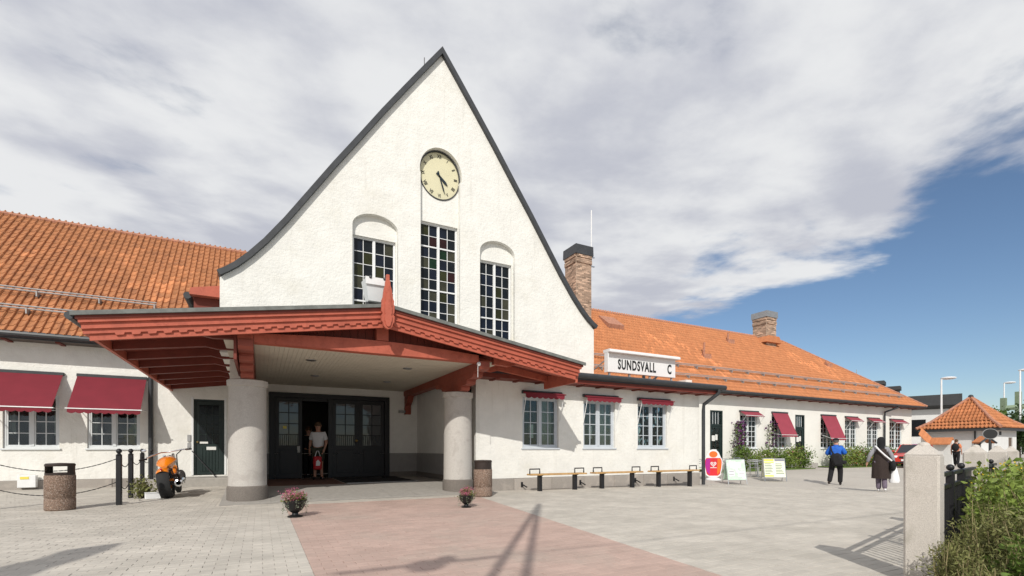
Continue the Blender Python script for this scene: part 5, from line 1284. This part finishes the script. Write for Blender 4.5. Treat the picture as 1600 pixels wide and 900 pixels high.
MB().tube([(-.06, -.26, 1.14), (-.14, -.22, 1.30), (-.17, -.08, 1.47), (-.12, .08, 1.48)], .028, 6).build('strap', 'cloth_black', bg_, True)
# woman in brown
X, Y = 16.95, 7.95
pw, J, k = person('woman in black headscarf and long dark brown vest walking away', (X, Y, gz(X, Y)), R(-62), 1.64,
    dict(elL=(-.30, -.06, 1.18), wrL=(-.36, .02, .95), elR=(.28, -.02, 1.17), wrR=(.33, .03, .93), knL=(-.07, .06, .5), anL=(-.06, .05, .09), toL=(-.065, .2, .035), knR=(.08, -.0, .5), anR=(.09, -.12, .12), toR=(.1, .02, .045)),
    [('trousers', 'cloth_purple', 1.0), ('jacket', 'cloth_grey', .98), ('long_vest', 'cloth_brown', 1.0), ('shoes', 'plastic_white', 1), ('headscarf', 'cloth_black', 1), ('face', '', 1)])
hb = thing('shoulder_bag', 'dark bag on a white strap at the woman\'s right hip', 'bag', (X, Y, gz(X, Y)), R(-62))
MB().ball((.28, -.12, .80), .14, 14, .6, 1.1, 1.2).build('bag_body', 'cloth_black', hb, True); MB().tube([(-.14, -.10, 1.40), (-.05, -.215, 1.27), (.08, -.24, 1.12), (.25, -.20, .95)], .022, 6).build('strap', 'plastic_white', hb, True)
cb = thing('carrier_bag', 'white plastic carrier bag in the right hand of the woman', 'bag', (X + .20, Y - .26, gz(X, Y)), R(-62))
bmv = MB(); bmv.lathe([(.02, .86), (.05, .78), (.09, .62), (.125, .45), (.14, .34), (.12, .28), (0, .27)], 0, 0, 14).xform(Matrix.Diagonal((1, .65, 1, 1))); bmv.build('bag_body', 'plastic_white', cb, True)
# lad in the doorway
X, Y = 1.56, 15.75
py_, J, k = person('young man in white t-shirt and dark shorts standing in the entrance doorway', (X, Y, .188), R(160), 1.72,
    dict(elR=(.24, -.02, 1.14), wrR=(.24, .04, .90), elL=(-.24, -.02, 1.14), wrL=(-.2, .1, .92), knL=(-.09, .03, .5), anL=(-.10, -.02, .09), toL=(-.14, .13, .035), toR=(.14, .13, .035)),
    [('shorts', 'cloth_olive', 1.05), ('tee', 'cloth_white', 1.08), ('shoes', 'cloth_black', 1), ('hair', 'hair_brown', .98), ('face', '', 1)])
rb = thing('carrier_bag', 'red and white carrier bag held by the man in the doorway', 'bag', (X - .04, Y - .17, .188), R(10))
MB().box(-.12, .12, -.05, .05, .30, .70, c=.03).build('bag_body', 'bag_red', rb); MB().tube([(-.07, 0, .70), (-.02, 0, .86), (.03, 0, .86), (.08, 0, .70)], .012, 6).build('handle', 'plastic_white', rb, True)
MB().prism([(-.06, .42), (.05, .42), (.07, .52), (.0, .60), (-.05, .55)], -.056, -.051, 'y').build('print', 'plastic_white', rb)
person('person in dark clothes standing in shadow behind the man in white', (1.38, 16.95, .188), R(180), 1.62, {}, [('trousers', 'cloth_black', 1), ('shirt', 'cloth_black', 1), ('hair', 'hair_brown', 1), ('shoes', 'cloth_black', 1), ('face', '', 1)])
# far man with rucksack
X, Y = 39.5, 14.3
person('person in orange shirt and dark trousers walking beyond the stone posts', (X, Y, 0), R(-80), 1.72,
    dict(knL=(-.1, .14, .5), anL=(-.1, .26, .12), toL=(-.1, .4, .06), knR=(.1, -.03, .5), anR=(.1, -.2, .13), toR=(.1, -.06, .05)), [('trousers', 'cloth_black', 1), ('tee', 'cloth_orange', 1.05), ('hair', 'hair_brown', 1), ('shoes', 'leather', 1), ('face', '', 1)])
rk = thing('rucksack', 'dark rucksack on the back of the person in orange', 'bag', (X, Y, 0), R(-80)); MB().ball((0, -.27, 1.22), .2, 14, .95, .75, 1.25).build('bag_body', 'cloth_black', rk, True)
MB().tube([(-.12, -.15, 1.40), (-.12, .0, 1.50), (-.12, .12, 1.38)], .02, 6).build('strap', 'cloth_black', rk, True); MB().tube([(.12, -.15, 1.40), (.12, .0, 1.50), (.12, .12, 1.38)], .02, 6).build('strap', 'cloth_black', rk, True)

# ------------------------------------------------------------------ red car
car = thing('parked_car', 'red hatchback car parked beside the far end of the wing', 'car', (35.75, 14.95, 0), R(103))
# local +y forward; sections: (y, half width, z bottom, z belt, )
sec = [(-2.05, .70, .35, .85), (-1.95, .80, .25, .92), (-1.4, .84, .22, .95), (-.5, .86, .2, .94), (.6, .86, .2, .92), (1.3, .84, .22, .86), (1.8, .80, .24, .78), (2.05, .68, .3, .66)]
mb = MB(); vs = []
for y, hw, zb, zt_ in sec: vs += [(-hw * .92, y, zb), (-hw, y, zb + .15), (-hw, y, zb + (zt_ - zb) * .7), (-hw * .9, y, zt_), (0, y, zt_ + .03), (hw * .9, y, zt_), (hw, y, zb + (zt_ - zb) * .7), (hw, y, zb + .15), (hw * .92, y, zb)]
n9 = 9; mb.add(vs, [(i * n9 + q, i * n9 + (q + 1) % n9, (i + 1) * n9 + (q + 1) % n9, (i + 1) * n9 + q) for i in range(len(sec) - 1) for q in range(n9)] + [tuple(range(n9)), tuple((len(sec) - 1) * n9 + q for q in range(n9))])
cbody = mb.build('car_body', 'car_red', car, True)
gs = [(-1.9, .66, .93, .94), (-1.25, .60, .93, 1.36), (-.2, .60, .93, 1.42), (.35, .60, .93, 1.36), (1.15, .68, .87, .88)]
vs = []
for y, hw, zb, zt_ in gs: vs += [(-.8 if zt_ > 1 else -hw, y, zb), (-hw, y, zt_), (hw, y, zt_), (.8 if zt_ > 1 else hw, y, zb)]
MB().add(vs, [(i * 4 + q, i * 4 + q + 1, i * 4 + 5 + q, i * 4 + 4 + q) for i in range(4) for q in range(3)]).build('windows', 'car_glass', car)
MB().add([(-.61, -1.27, 1.365), (.61, -1.27, 1.365), (.61, -.2, 1.43), (-.61, -.2, 1.43), (.61, .36, 1.37), (-.61, .36, 1.37)], [(0, 1, 2, 3), (3, 2, 4, 5)]).build('car_roof', 'car_red', car)
for s in (-1, 1):
    for a, b in (((s * .61, .36, 1.37), (s * .70, 1.14, .89)), ((s * .61, -1.27, 1.36), (s * .70, -1.88, .94)), ((s * .61, -.35, 1.42), (s * .81, -.35, .94))): MB().tube([a, b], .03, 6).build('pillar', 'car_red', car)
    MB().ball((s * .56, 1.98, .64), .13, 12, 1.3, .7, .7).build('headlight', 'car_light', car, True); MB().ball((s * .92, .75, .98), .09, 10, 1, .6, .7).build('mirror', 'car_red', car, True)
    for y in (-1.28, 1.28):
        wm = MB().lathe([(.2, -.1), (.31, -.1), (.32, -.05), (.32, .05), (.31, .1), (.2, .1)], 0, 0, 24).xform(Matrix.Translation((s * .78, y, .32)) @ Matrix.Rotation(PI / 2, 4, 'Y')).build('wheel', 'rubber', car, True)
        MB().lathe([(0, .09), (.19, .09), (.2, .07)], 0, 0, 16).xform(Matrix.Translation((s * .80, y, .32)) @ Matrix.Rotation(s * PI / 2, 4, 'Y')).build('rim', 'steel', wm)
box('grille', 'rubber', car, -.36, .36, 2.03, 2.075, .56, .68); box('number_plate', 'plastic_white', car, -.27, .27, 2.08, 2.10, .40, .51); box('bumper', 'rubber', car, -.70, .70, 1.98, 2.07, .28, .36)

# ------------------------------------------------------------------ small house, background
hx, hy, hz = 47.1, 16.2, 2.62
hs = thing('small_house', 'small white house with orange pyramid tile roof behind the stone posts', 'house', (hx, hy, 0), R(0))
W2, D2 = 1.9, 1.9
# rotated square plan in world axes is enough: front faces -x/-y
plate('wall', 'far_wall', hs, rect(-W2, W2, -.1, hz), [rect(.5, 1.2, .5, 1.95)], -D2, -D2 + .25)
box('wall', 'far_wall', hs, -W2, -W2 + .25, -D2 + .252, D2, -.1, hz); box('wall', 'far_wall', hs, W2 - .25, W2, -D2 + .252, D2, -.1, hz); box('wall', 'far_wall', hs, -W2 + .252, W2 - .252, D2 - .25, D2, -.1, hz)
box('shutter', 'brown_shutter', hs, .52, 1.18, -D2 + .05, -D2 + .1, .52, 1.93); box('vent', 'slate', hs, -1.1, -.8, -D2 - .03, -D2 - .003, 2.1, 2.35)
rf = None; ap = 4.95; ov = .5
def hiproof(par):
    a, b = W2 + ov, D2 + ov
    # four slopes with a flared eave
    rings = [(1.0, hz - .02), (.72, hz + .48), (.36, hz + 1.40), (.0, ap)]
    vs = []
    for s, z in rings[:-1]: vs += [(-a * s, -b * s, z), (a * s, -b * s, z), (a * s, b * s, z), (-a * s, b * s, z)]
    vs.append((0, 0, ap)); fs = []
    for r in range(2): fs += [(r * 4 + q, r * 4 + (q + 1) % 4, r * 4 + 4 + (q + 1) % 4, r * 4 + 4 + q) for q in range(4)]
    fs += [(8 + q, 8 + (q + 1) % 4, 12) for q in range(4)]
    o = MB().add(vs, fs).build('roof', 'tile_plain', par); return o, rings, a, b
rf, rings, a_, b_ = hiproof(hs)
Ms = []; Ts = []
for face in range(4):
    half_e, dep = (a_, b_) if face % 2 == 0 else (b_, a_)
    for s_ in range(3):
        (k0, z0), (k1, z1) = rings[s_], rings[s_ + 1]; p0 = np.array([dep * k0, z0]); p1 = np.array([dep * k1, z1]); L = np.linalg.norm(p1 - p0); dr_ = (p1 - p0) / L; nr_ = int(L / .30)
        for r in range(nr_):
            q = (r + .2) / nr_; kk = k0 + (k1 - k0) * q; pp_ = p0 + (p1 - p0) * (r / nr_); wd = half_e * kk
            for c in range(int(2 * wd / .22)):
                x = -wd + .11 + c * .22; M = np.eye(4); M[:3, 0] = (1.25, 0, 0); M[:3, 1] = (0, -dr_[0], dr_[1]); M[:3, 2] = (0, -dr_[1], -dr_[0]); M[:3, 3] = (x, -pp_[0], pp_[1] + .01)
                M[:3, 2] *= 1.6
                ang_ = face * PI / 2; Rz = np.eye(4); Rz[0, 0] = Rz[1, 1] = math.cos(ang_); Rz[0, 1] = -math.sin(ang_); Rz[1, 0] = math.sin(ang_); Ms.append(Rz @ M); Ts.append(random.gauss(1, .1))
V, F, T = bake(tv, tf, np.array(Ms), np.array(Ts)); struct(np_mesh('tile_field', V, F, 'tile_far', rf, T), 'stuff')
for sx in (-1, 1):
    for sy in (-1, 1):
        MB().tube([(sx * a_ * s, sy * b_ * s, z + .06) for s, z in rings], [.11, .11, .1, .1], 8).build('hip_tiles', 'tile_old', rf)
MB().ball((0, 0, ap + .08), .16, 10).build('roof_knob', 'slate', rf, True)
box('eave_board', 'slate', hs, -a_ + .05, a_ - .05, -b_ + .03, -b_ + .1, hz - .22, hz - .03); box('eave_board', 'slate', hs, -a_ + .03, -a_ + .1, -b_ + .12, b_ - .1, hz - .22, hz - .03)
MB().tube([(-W2 - .07, -.9, hz - .2), (-W2 - .07, -.9, 0)], .05, 6).build('downpipe', 'slate', hs)
# garden wall with tiled coping, between wing and house
gw = thing('garden_wall', 'white garden wall with sloping orange tile coping beside the red car', 'wall', (41, 13.6, 0))
def gwall(y0, y1, x, z0, z1, zb=0):
    n_ = max(1, int(abs(y1 - y0) / .2))
    MB().add([(x, y0, -.1), (x, y1, -.1), (x, y1, z1), (x, y0, z0), (x + .3, y0, -.1), (x + .3, y1, -.1), (x + .3, y1, z1), (x + .3, y0, z0)], [(0, 1, 2, 3), (4, 7, 6, 5), (0, 3, 7, 4), (1, 5, 6, 2), (3, 2, 6, 7)]).build('wall_body', 'far_wall', gw)
    for k_ in range(n_):
        ya, yb = y0 + (y1 - y0) * k_ / n_, y0 + (y1 - y0) * (k_ + .96) / n_; z = z0 + (z1 - z0) * k_ / n_; zn = z0 + (z1 - z0) * (k_ + .96) / n_
        vs = []
        for yy, zz in ((ya, z), (yb, zn)): vs += [(x - .32, yy, zz - .30), (x + .15, yy, zz + .12), (x + .62, yy, zz - .30), (x + .62, yy, zz - .23), (x + .15, yy, zz + .22), (x - .32, yy, zz - .23)]
        MB().add(vs, [(0, 1, 2, 3, 4, 5), (11, 10, 9, 8, 7, 6)] + [(q, (q + 1) % 6, 6 + (q + 1) % 6, 6 + q) for q in range(6)]).build('coping_tile', 'tile_plain', gw)
gw.location = (0, 0, 0)
gwall(17.5, 16.9, 42.75, 2.45, 1.72); gwall(16.9, 15.7, 42.75, 1.72, 1.72)
# dark roofed hall far behind
hl = thing('station_hall', 'large white hall with black roof and two black chimney stacks in the distance', 'building', (77.3, 27.4, 0), R(19.5))
box('wall', 'far_wall', hl, 1.2, 20, 1.2, 22, 0, 6.3)
MB().prism([(0, 6.7), (0, 8.05), (20, 8.05), (20, 6.32), (1.0, 6.32)], 0, 22, 'y').build('roof', 'slate', hl)
for k_ in range(4): box('window', 'stained0', hl, 1.15, 1.197, 3.5 + k_ * 4, 5.5 + k_ * 4, 2.8, 5)
for x, y, w_, z in ((-.7, 8.7, 1.0, 10.2), (.6, 6.9, .75, 9.5)):
    box('chimney_stack', 'slate', hl, x - w_, x + w_, y - w_, y + w_, 0, z); box('stack_cap', 'slate', hl, x - w_ - .15, x + w_ + .15, y - w_ - .15, y + w_ + .15, z - .5, z + .003)
MB().tube([(-1.5, 10.6, 0), (-1.5, 10.6, 12.0)], .04, 6).build('mast', 'galv', hl)
# lamp posts
def lamp(loc, h, label, arm=(-.9, 0), s=1.):
    t = thing('street_lamp', label, 'street lamp', loc, 0, 'tall white street lamps'); MB().tube([(0, 0, 0), (0, 0, h * .5), (0, 0, h)], [.09 * s, .075 * s, .055 * s], 8).build('pole', 'white_paint', t, True)
    MB().tube([(0, 0, h), (arm[0], arm[1], h + .1)], .035 * s, 6).build('arm', 'white_paint', t); MB().ball((arm[0] * .7, arm[1] * .7, h + .1), .5 * s, 12, 1.0, 1.0, .22).build('lamp_head', 'plastic_white', t, True); return t
def at(px, py, d):
    t_ = (px - 800) / 755; return ((SY + CY * t_) * d, (CY - SY * t_) * d, 1.1 + (702 - py) / 755 * d)
x, y, z = at(1471, 591, 38); lamp((x, y, 0), z - .1, 'white street lamp in front of the pyramid roof', (.6, -.4))
x, y, z = at(1569, 598, 62); lamp((x, y, 0), z - .1, 'white street lamp behind the small house, left of two', (.8, -.5), 1.2)
x, y, z = at(1594, 578, 52); lamp((x, y, 0), z - .1, 'white street lamp at the right picture edge', (.7, -.4), 1.2)
gn = thing('rail_gantry', 'pale green steel railway gantry behind the small house', 'gantry', (0, 0, 0), world=True)
for px in (1568, 1591): x, y, z = at(px, 622 if px < 1580 else 612, 60); MB().box(x - .25, x + .25, y - .25, y + .25, 0, z).build('gantry_post', 'gantry', gn)
x0, y0, z0 = at(1567, 638, 60); x1, y1, z1 = at(1640, 632, 60); MB().tube([(x0, y0, z0), (x1, y1, z1)], .35, 6).build('gantry_beam', 'gantry', gn)
# trees at the right edge
def tree(loc, h, r, label, lf, n_=2600):
    t = thing('tree', label, 'tree', loc, random.uniform(0, 6), 'trees behind the small house')
    m = MB().tube([(0, 0, -.1), (.05, 0, h * .3), (0, .05, h * .75)], [.2, .15, .05], 8)
    for k_ in range(8):
        a = k_ * 2.4; z = h * (.25 + .06 * k_); m.tube([(0, 0, z), (r * .35 * math.cos(a), r * .35 * math.sin(a), z + h * .15), (r * .75 * math.cos(a), r * .75 * math.sin(a), z + h * .25)], [.07, .045, .015], 5)
    m.build('trunk', 'bark', t); leaf_cloud('crown', lf, t, blob_pts(n_, r, r, h * .4, h * .58, 26, .25), .34, .6); return t
for px, d, h, r, lf, l in ((1556, 58, 6.0, 2.2, 'leaf', 'small green tree at the foot of the gantry'), (1592, 52, 5.2, 2.6, 'leaf_dark', 'dark green tree at the right picture edge'), (1625, 56, 6.5, 3, 'leaf_dark', 'dark tree just beyond the right picture edge'), (1578, 66, 5.5, 2.6, 'leaf', 'green tree behind the right slope of the pyramid roof')):
    x, y, z = at(px, 702, d); tree((x, y, 0), h, r, l, lf)
# far tree belt closing the horizon on the right
m = []
for k_ in range(7000):
    px = random.uniform(1380, 1900); d = random.uniform(105, 150); x, y, z = at(px, 702, d); m.append((x, y, abs(random.gauss(0, 2.2)) + random.uniform(0, 1.6)))
wd_ = leaf_cloud('distant_wood', 'leaf_dark', None, m, 1.5, .7); struct(wd_, 'stuff'); tag(wd_, 'low dark strip of distant trees on the horizon at right', 'trees')
# oval hanging sign on a post, with small roofed box
x, y, z = at(1547, 678, 13.5); os_ = thing('oval_sign', 'dark oval sign on a post behind the stone posts', 'sign', (x, y, 0), R(-60))
MB().prism(ell(.15, .135, 28), -.02, .02, 'y').xform(Matrix.Translation((0, 0, z))).build('sign_plate', 'ink', os_); MB().tube([(0, .03, 0), (0, .03, z)], .025, 8).build('post', 'dark_metal', os_)
plate('sign_rim', 'galv', os_, [(p[0], p[1] + z) for p in ell(.16, .147, 28)], [[(p[0], p[1] + z) for p in ell(.15, .135, 28)]], -.025, .025)
x, y, z = at(1528, 690, 15); hb_ = thing('notice_shelter', 'little tiled gable roof of a notice case beyond the stone posts', 'shelter', (x, y, 0), R(-25))
for s in (-1, 1): MB().add([(0, -.3, z + .12), (s * .24, -.3, z - .06), (s * .24, -.05, z - .06), (0, -.05, z + .12), (0, -.3, z + .17), (s * .26, -.3, z - .02), (s * .26, -.05, z - .02), (0, -.05, z + .17)], [(0, 1, 2, 3), (4, 5, 6, 7), (0, 4, 5, 1), (1, 5, 6, 2), (2, 6, 7, 3)]).build('roof_slope', 'tile_plain', hb_); MB().tube([(0, -.32, z + .13), (s * .26, -.32, z - .05)], .03, 4).build('barge_board', 'slate', hb_); box('post', 'slate', hb_, s * .18 - .03, s * .18 + .03, -.22, -.14, 0, z - .03)
box('case', 'far_wall', hb_, -.15, .15, -.24, -.12, .6, z - .05)

# ------------------------------------------------------------------ stone posts and iron fence
RA = math.atan2(.82, 3.4)
PS = [(4.86, 1.97, 'nearest rough granite fence post with pyramid top at bottom right'), (8.25, 2.79, 'second granite fence post, behind the ball top iron posts'), (10.75, 3.36, 'third granite fence post, half sunk in the bushes'), (13.6, 4.05, 'farthest granite fence post, mostly behind leaves')]
for x, y, l in PS:
    t = thing('stone_post', l, 'post', (x, y, 0), RA, 'granite fence posts'); h = .115
    MB().box(-h, h, -h, h, -.15, 1.06, c=.016).build('shaft', 'pillar_stone', t)
    MB().add([(-h + .004, -h + .004, 1.055), (h - .004, -h + .004, 1.055), (h - .004, h - .004, 1.055), (-h + .004, h - .004, 1.055), (-.035, -.035, 1.135), (.035, -.035, 1.135), (.035, .035, 1.135), (-.035, .035, 1.135)], [(0, 1, 5, 4), (1, 2, 6, 5), (2, 3, 7, 6), (3, 0, 4, 7), (4, 5, 6, 7)]).build('cap', 'pillar_stone', t); MB().ball((0, 0, 1.13), .045, 10, 1, 1, .7).build('knob', 'pillar_stone', t, True)
for q, ((xa, ya, _), (xb, yb, _)) in enumerate(zip(PS[:-1], PS[1:])):
    a, b = Vector((xa, ya, 0)), Vector((xb, yb, 0)); L = (b - a).length - .34; ce_ = (a + b) / 2
    t = thing('iron_fence', ['black iron fence panel between the first two granite posts', 'black iron fence panel between second and third granite posts', 'black iron fence panel between the last two granite posts'][q], 'fence', ce_, RA, 'iron fence panels'); h = L / 2
    for z in (.86, .74, .16): box('fence_rail', 'black_iron', t, -h, h, -.02, .02, z - .018, z + .018)
    n_ = int(L / .115)
    for k_ in range(n_): 
        x = -h + (k_ + .5) * L / n_; box('bar', 'black_iron', t, x - .009, x + .009, -.009, .009, .18, .722)
    box('solid_panel', 'black_iron', t, h - .55, h - .01, .022, .03, .10, .83)
    for x in (-.35, .42):
        MB().box(x - .03, x + .03, -.034, .034, -.05, .88, c=.008).build('fence_post', 'black_iron', t); MB().ball((x, 0, .915), .034, 12).build('post_ball', 'black_iron', t, True)

# ------------------------------------------------------------------ rough vegetation on the right
gb = MB(); ring = [(4.5, .2), (4.5, 1.62), (5.05, 1.86), (8.4, 2.62), (13.8, 3.9), (20, 5.4), (20, 0)]
gb.add([(x, y, .0 + gz(x, y) + .012) for x, y in ring], [tuple(range(len(ring)))]); vb = gb.build('verge', 'soil', None); vb['kind'] = 'structure'
def weed(loc, label, h, spread, nst, lf, leaf_size, asp, per, flowers=None, up=.5, name='weed_clump'):
    t = thing(name, label, 'weeds', loc, random.uniform(0, 6), 'weeds by the fence'); m = MB(); pts = []; fp = []
    for k_ in range(nst):
        a = random.uniform(0, 6.28); r0 = random.uniform(0, spread * .55); hh = h * random.uniform(.6, 1.08); lean = random.uniform(.1, .45) * spread
        p0 = Vector((r0 * math.cos(a), r0 * math.sin(a), -.02)); p2 = p0 + Vector((lean * math.cos(a + .4), lean * math.sin(a + .4), hh)); p1 = p0.lerp(p2, .5) + Vector((0, 0, hh * .06)) + Vector((random.gauss(0, .03), random.gauss(0, .03), 0))
        m.tube([p0, p1, p2], [.006, .0045, .0015], 4, False)
        for j in range(per):
            s = .12 + .88 * ((j + random.random()) / per); p = p0.lerp(p1, s * 2) if s < .5 else p1.lerp(p2, s * 2 - 1)
            sp_ = .055 * (1.25 - s) + .012
            pts.append(p + Vector((random.gauss(0, sp_), random.gauss(0, sp_), random.gauss(0, .02))))
        if flowers:
            for j in range(16): s = random.uniform(.8, 1.02); p = p1.lerp(p2, s * 2 - 1); fp.append(p + Vector((random.gauss(0, .035), random.gauss(0, .035), 0)))
    m.build('stems', 'stem', t); leaf_cloud('leaves', lf, t, [tuple(p) for p in pts], leaf_size, asp, up)
    if fp: leaf_cloud('flowers', flowers, t, [tuple(p) for p in fp], .018, .8)
    return t
WL = [  # x, y, height, spread, stems, leaf, size, aspect, leaves per stem, flowers, label
 (5.12, 1.80, .80, .20, 30, 'leaf_dry', .045, .22, 64, None, 'feathery dry weed standing against the iron fence'),
 (4.78, 1.62, .62, .30, 34, 'leaf_olive', .045, .22, 60, None, 'feathery olive weed at the foot of the nearest granite post'),
 (5.02, 1.42, .70, .34, 40, 'leaf_olive', .05, .25, 64, None, 'dense olive weed clump right of the nearest granite post'),
 (5.38, 1.70, .88, .32, 40, 'leaf_dry', .045, .22, 64, None, 'tall dry feathery weed beside the ball top iron posts'),
 (4.70, 1.22, .48, .34, 34, 'leaf', .06, .4, 46, None, 'low dark green weed at the bottom right of the picture'),
 (5.05, 1.08, .55, .36, 34, 'leaf', .06, .45, 46, None, 'green weed clump low at the right bottom corner'),
 (5.75, 1.50, .82, .36, 36, 'leaf_bright', .06, .45, 50, None, 'light green leafy weed in the middle of the thicket'),
 (5.50, 1.22, .66, .36, 34, 'leaf_dry', .05, .3, 54, None, 'yellowish dry weed in front of the thicket'),
 (6.20, 1.82, .92, .40, 36, 'leaf_bright', .07, .5, 46, None, 'leafy bright weed in front of the second granite post'),
 (6.75, 1.80, .95, .42, 34, 'leaf', .07, .5, 46, 'petal_yellow', 'weed with yellow flower heads near the right edge'),
 (7.20, 2.10, 1.0, .45, 34, 'leaf_bright', .075, .5, 46, 'petal_yellow', 'yellow flowering weed below the third granite post'),
 (7.90, 2.15, 1.08, .5, 34, 'leaf', .08, .5, 46, None, 'tall green weed before the third granite post'),
 (8.9, 2.40, 1.05, .55, 34, 'leaf_bright', .085, .5, 46, None, 'broad light green weed at the right edge'),
 (10.2, 2.70, 1.15, .6, 34, 'leaf', .09, .5, 46, None, 'tall green weed covering the farthest granite post'),
 (12.0, 3.15, 1.2, .7, 34, 'leaf_bright', .1, .5, 46, 'petal_white', 'pale flowering weed far right along the fence'),
 (6.0, 1.35, .75, .4, 32, 'leaf', .065, .45, 46, None, 'mid green weed at the lower right picture edge'),
]
WL += [(4.66, 1.70, .40, .16, 16, 'leaf_olive', .04, .22, 44, None, 'thin feathery twigs crossing the foot of the nearest granite post'), (4.50, 1.48, .34, .22, 22, 'leaf_olive', .04, .25, 44, None, 'low olive tuft at the bottom edge before the nearest granite post'),
 (5.35, .98, .5, .36, 34, 'leaf_bright', .06, .45, 46, None, 'light green weed in the lowest right corner'), (7.0, 1.55, .95, .42, 34, 'leaf_bright', .07, .5, 46, None, 'bright weed cut by the right picture edge'), (6.45, 1.5, .85, .4, 34, 'leaf_dry', .05, .3, 54, None, 'dry grassy weed in the right of the thicket')]
def weed_limit(x, y):
    px, py, d = proj(x, y, .5)
    lim = 812 if px < 1480 else 772 if px < 1500 else 832 if px < 1545 else 800 if px < 1572 else 722
    return 1.1 - (lim - 702) * d / 755 - .05
for x, y, h, sp, ns, lf, ls, asp, per, fl2, l in WL:
    h = min(h, max(.3, weed_limit(x, y)))
    weed((x, y, 0), l, h, sp, int(ns * 1.3), lf, ls, asp, per, fl2)
weed((6.62, 2.25, 0), 'single tall leafy shoot in front of the second granite post', .80, .12, 4, 'leaf_bright', .085, .5, 26, None)

# ------------------------------------------------------------------ what stands behind the photographer and throws shadows
SD = Vector((math.sin(SUN_AZ), math.cos(SUN_AZ), 0)); TE = math.tan(SUN_EL)
def up_from(x, y, h): return (x - SD.x * h / TE, y - SD.y * h / TE, h)
mp_ = thing('twin_leg_mast', 'tall twin leg timber mast behind the viewer whose shadow crosses the red paving', 'mast', (-2, -4, 0), world=True)
top = Vector(up_from(5.0, 8.41, 8.5))
for gx_, gy_ in ((1.79, 3.81), (2.04, 3.66)):
    q = Vector((gx_, gy_, 0)); dirs = Vector((gx_ - 5.0, gy_ - 8.41, 0)); s_sh = dirs.length
    # leg passes under the shadow point: continue the plane from the top to the ground
    h1 = 8.5 - 5.6 * .60; pa = Vector(up_from(gx_, gy_, h1)); dv = (pa - top); foot = top + dv * (8.5 / (8.5 - h1)); MB().tube([top, foot], [.045, .06], 8).build('leg', 'bark', mp_, True)
lw = thing('span_lamp', 'street lamp hanging on a span wire behind the viewer', 'street lamp', (0, 0, 0), world=True)
def shadow_pt(px, py, h): 
    x, y, z = at(px, py, 1.1 * 755 / (py - 702)); return Vector(up_from(x, y, h))
c0 = shadow_pt(665, 884, 7.0)
MB().ball(c0, .16, 12, 1.2, 1.2, .7).build('lamp_shade', 'galv', lw, True); MB().ball(c0 + Vector((.22, .1, .05)), .11, 10).build('lamp_gear', 'galv', lw, True)
a, b = shadow_pt(560, 893, 7.05), shadow_pt(790, 868, 7.05); dv = (b - a).normalized(); MB().tube([a - dv * .2, b], .035, 6).build('lamp_arm', 'galv', lw); MB().tube([a - dv * 12, b + dv * 14], .012, 5).build('span_wire', 'dark_metal', lw)
fb = thing('shadow_caster', 'added unseen plate on a pole behind the viewer, cut to throw the shadow at lower left', 'shadow_caster', (0, 0, 0), world=True)  # made-up unseen plate and pole, outlined to cast the lower left shadow
pts = [(-120, 925), (0, 886), (60, 873), (100, 860), (192, 848), (165, 861), (128, 873), (90, 884), (40, 902), (-60, 950)]
tri_ = [shadow_pt(px, py, 6.0) for px, py in pts]
MB().add([tuple(p) for p in tri_] + [tuple(p + Vector((0, 0, .02))) for p in tri_], [tuple(range(10)), tuple(range(19, 9, -1))] + [(i, (i + 1) % 10, 10 + (i + 1) % 10, 10 + i) for i in range(10)]).build('caster_plate', 'cloth_grey', fb)
pl = tri_[0]; MB().tube([(pl.x, pl.y, 0), (pl.x, pl.y, 7.0)], .05, 8).build('caster_pole', 'white_paint', fb)
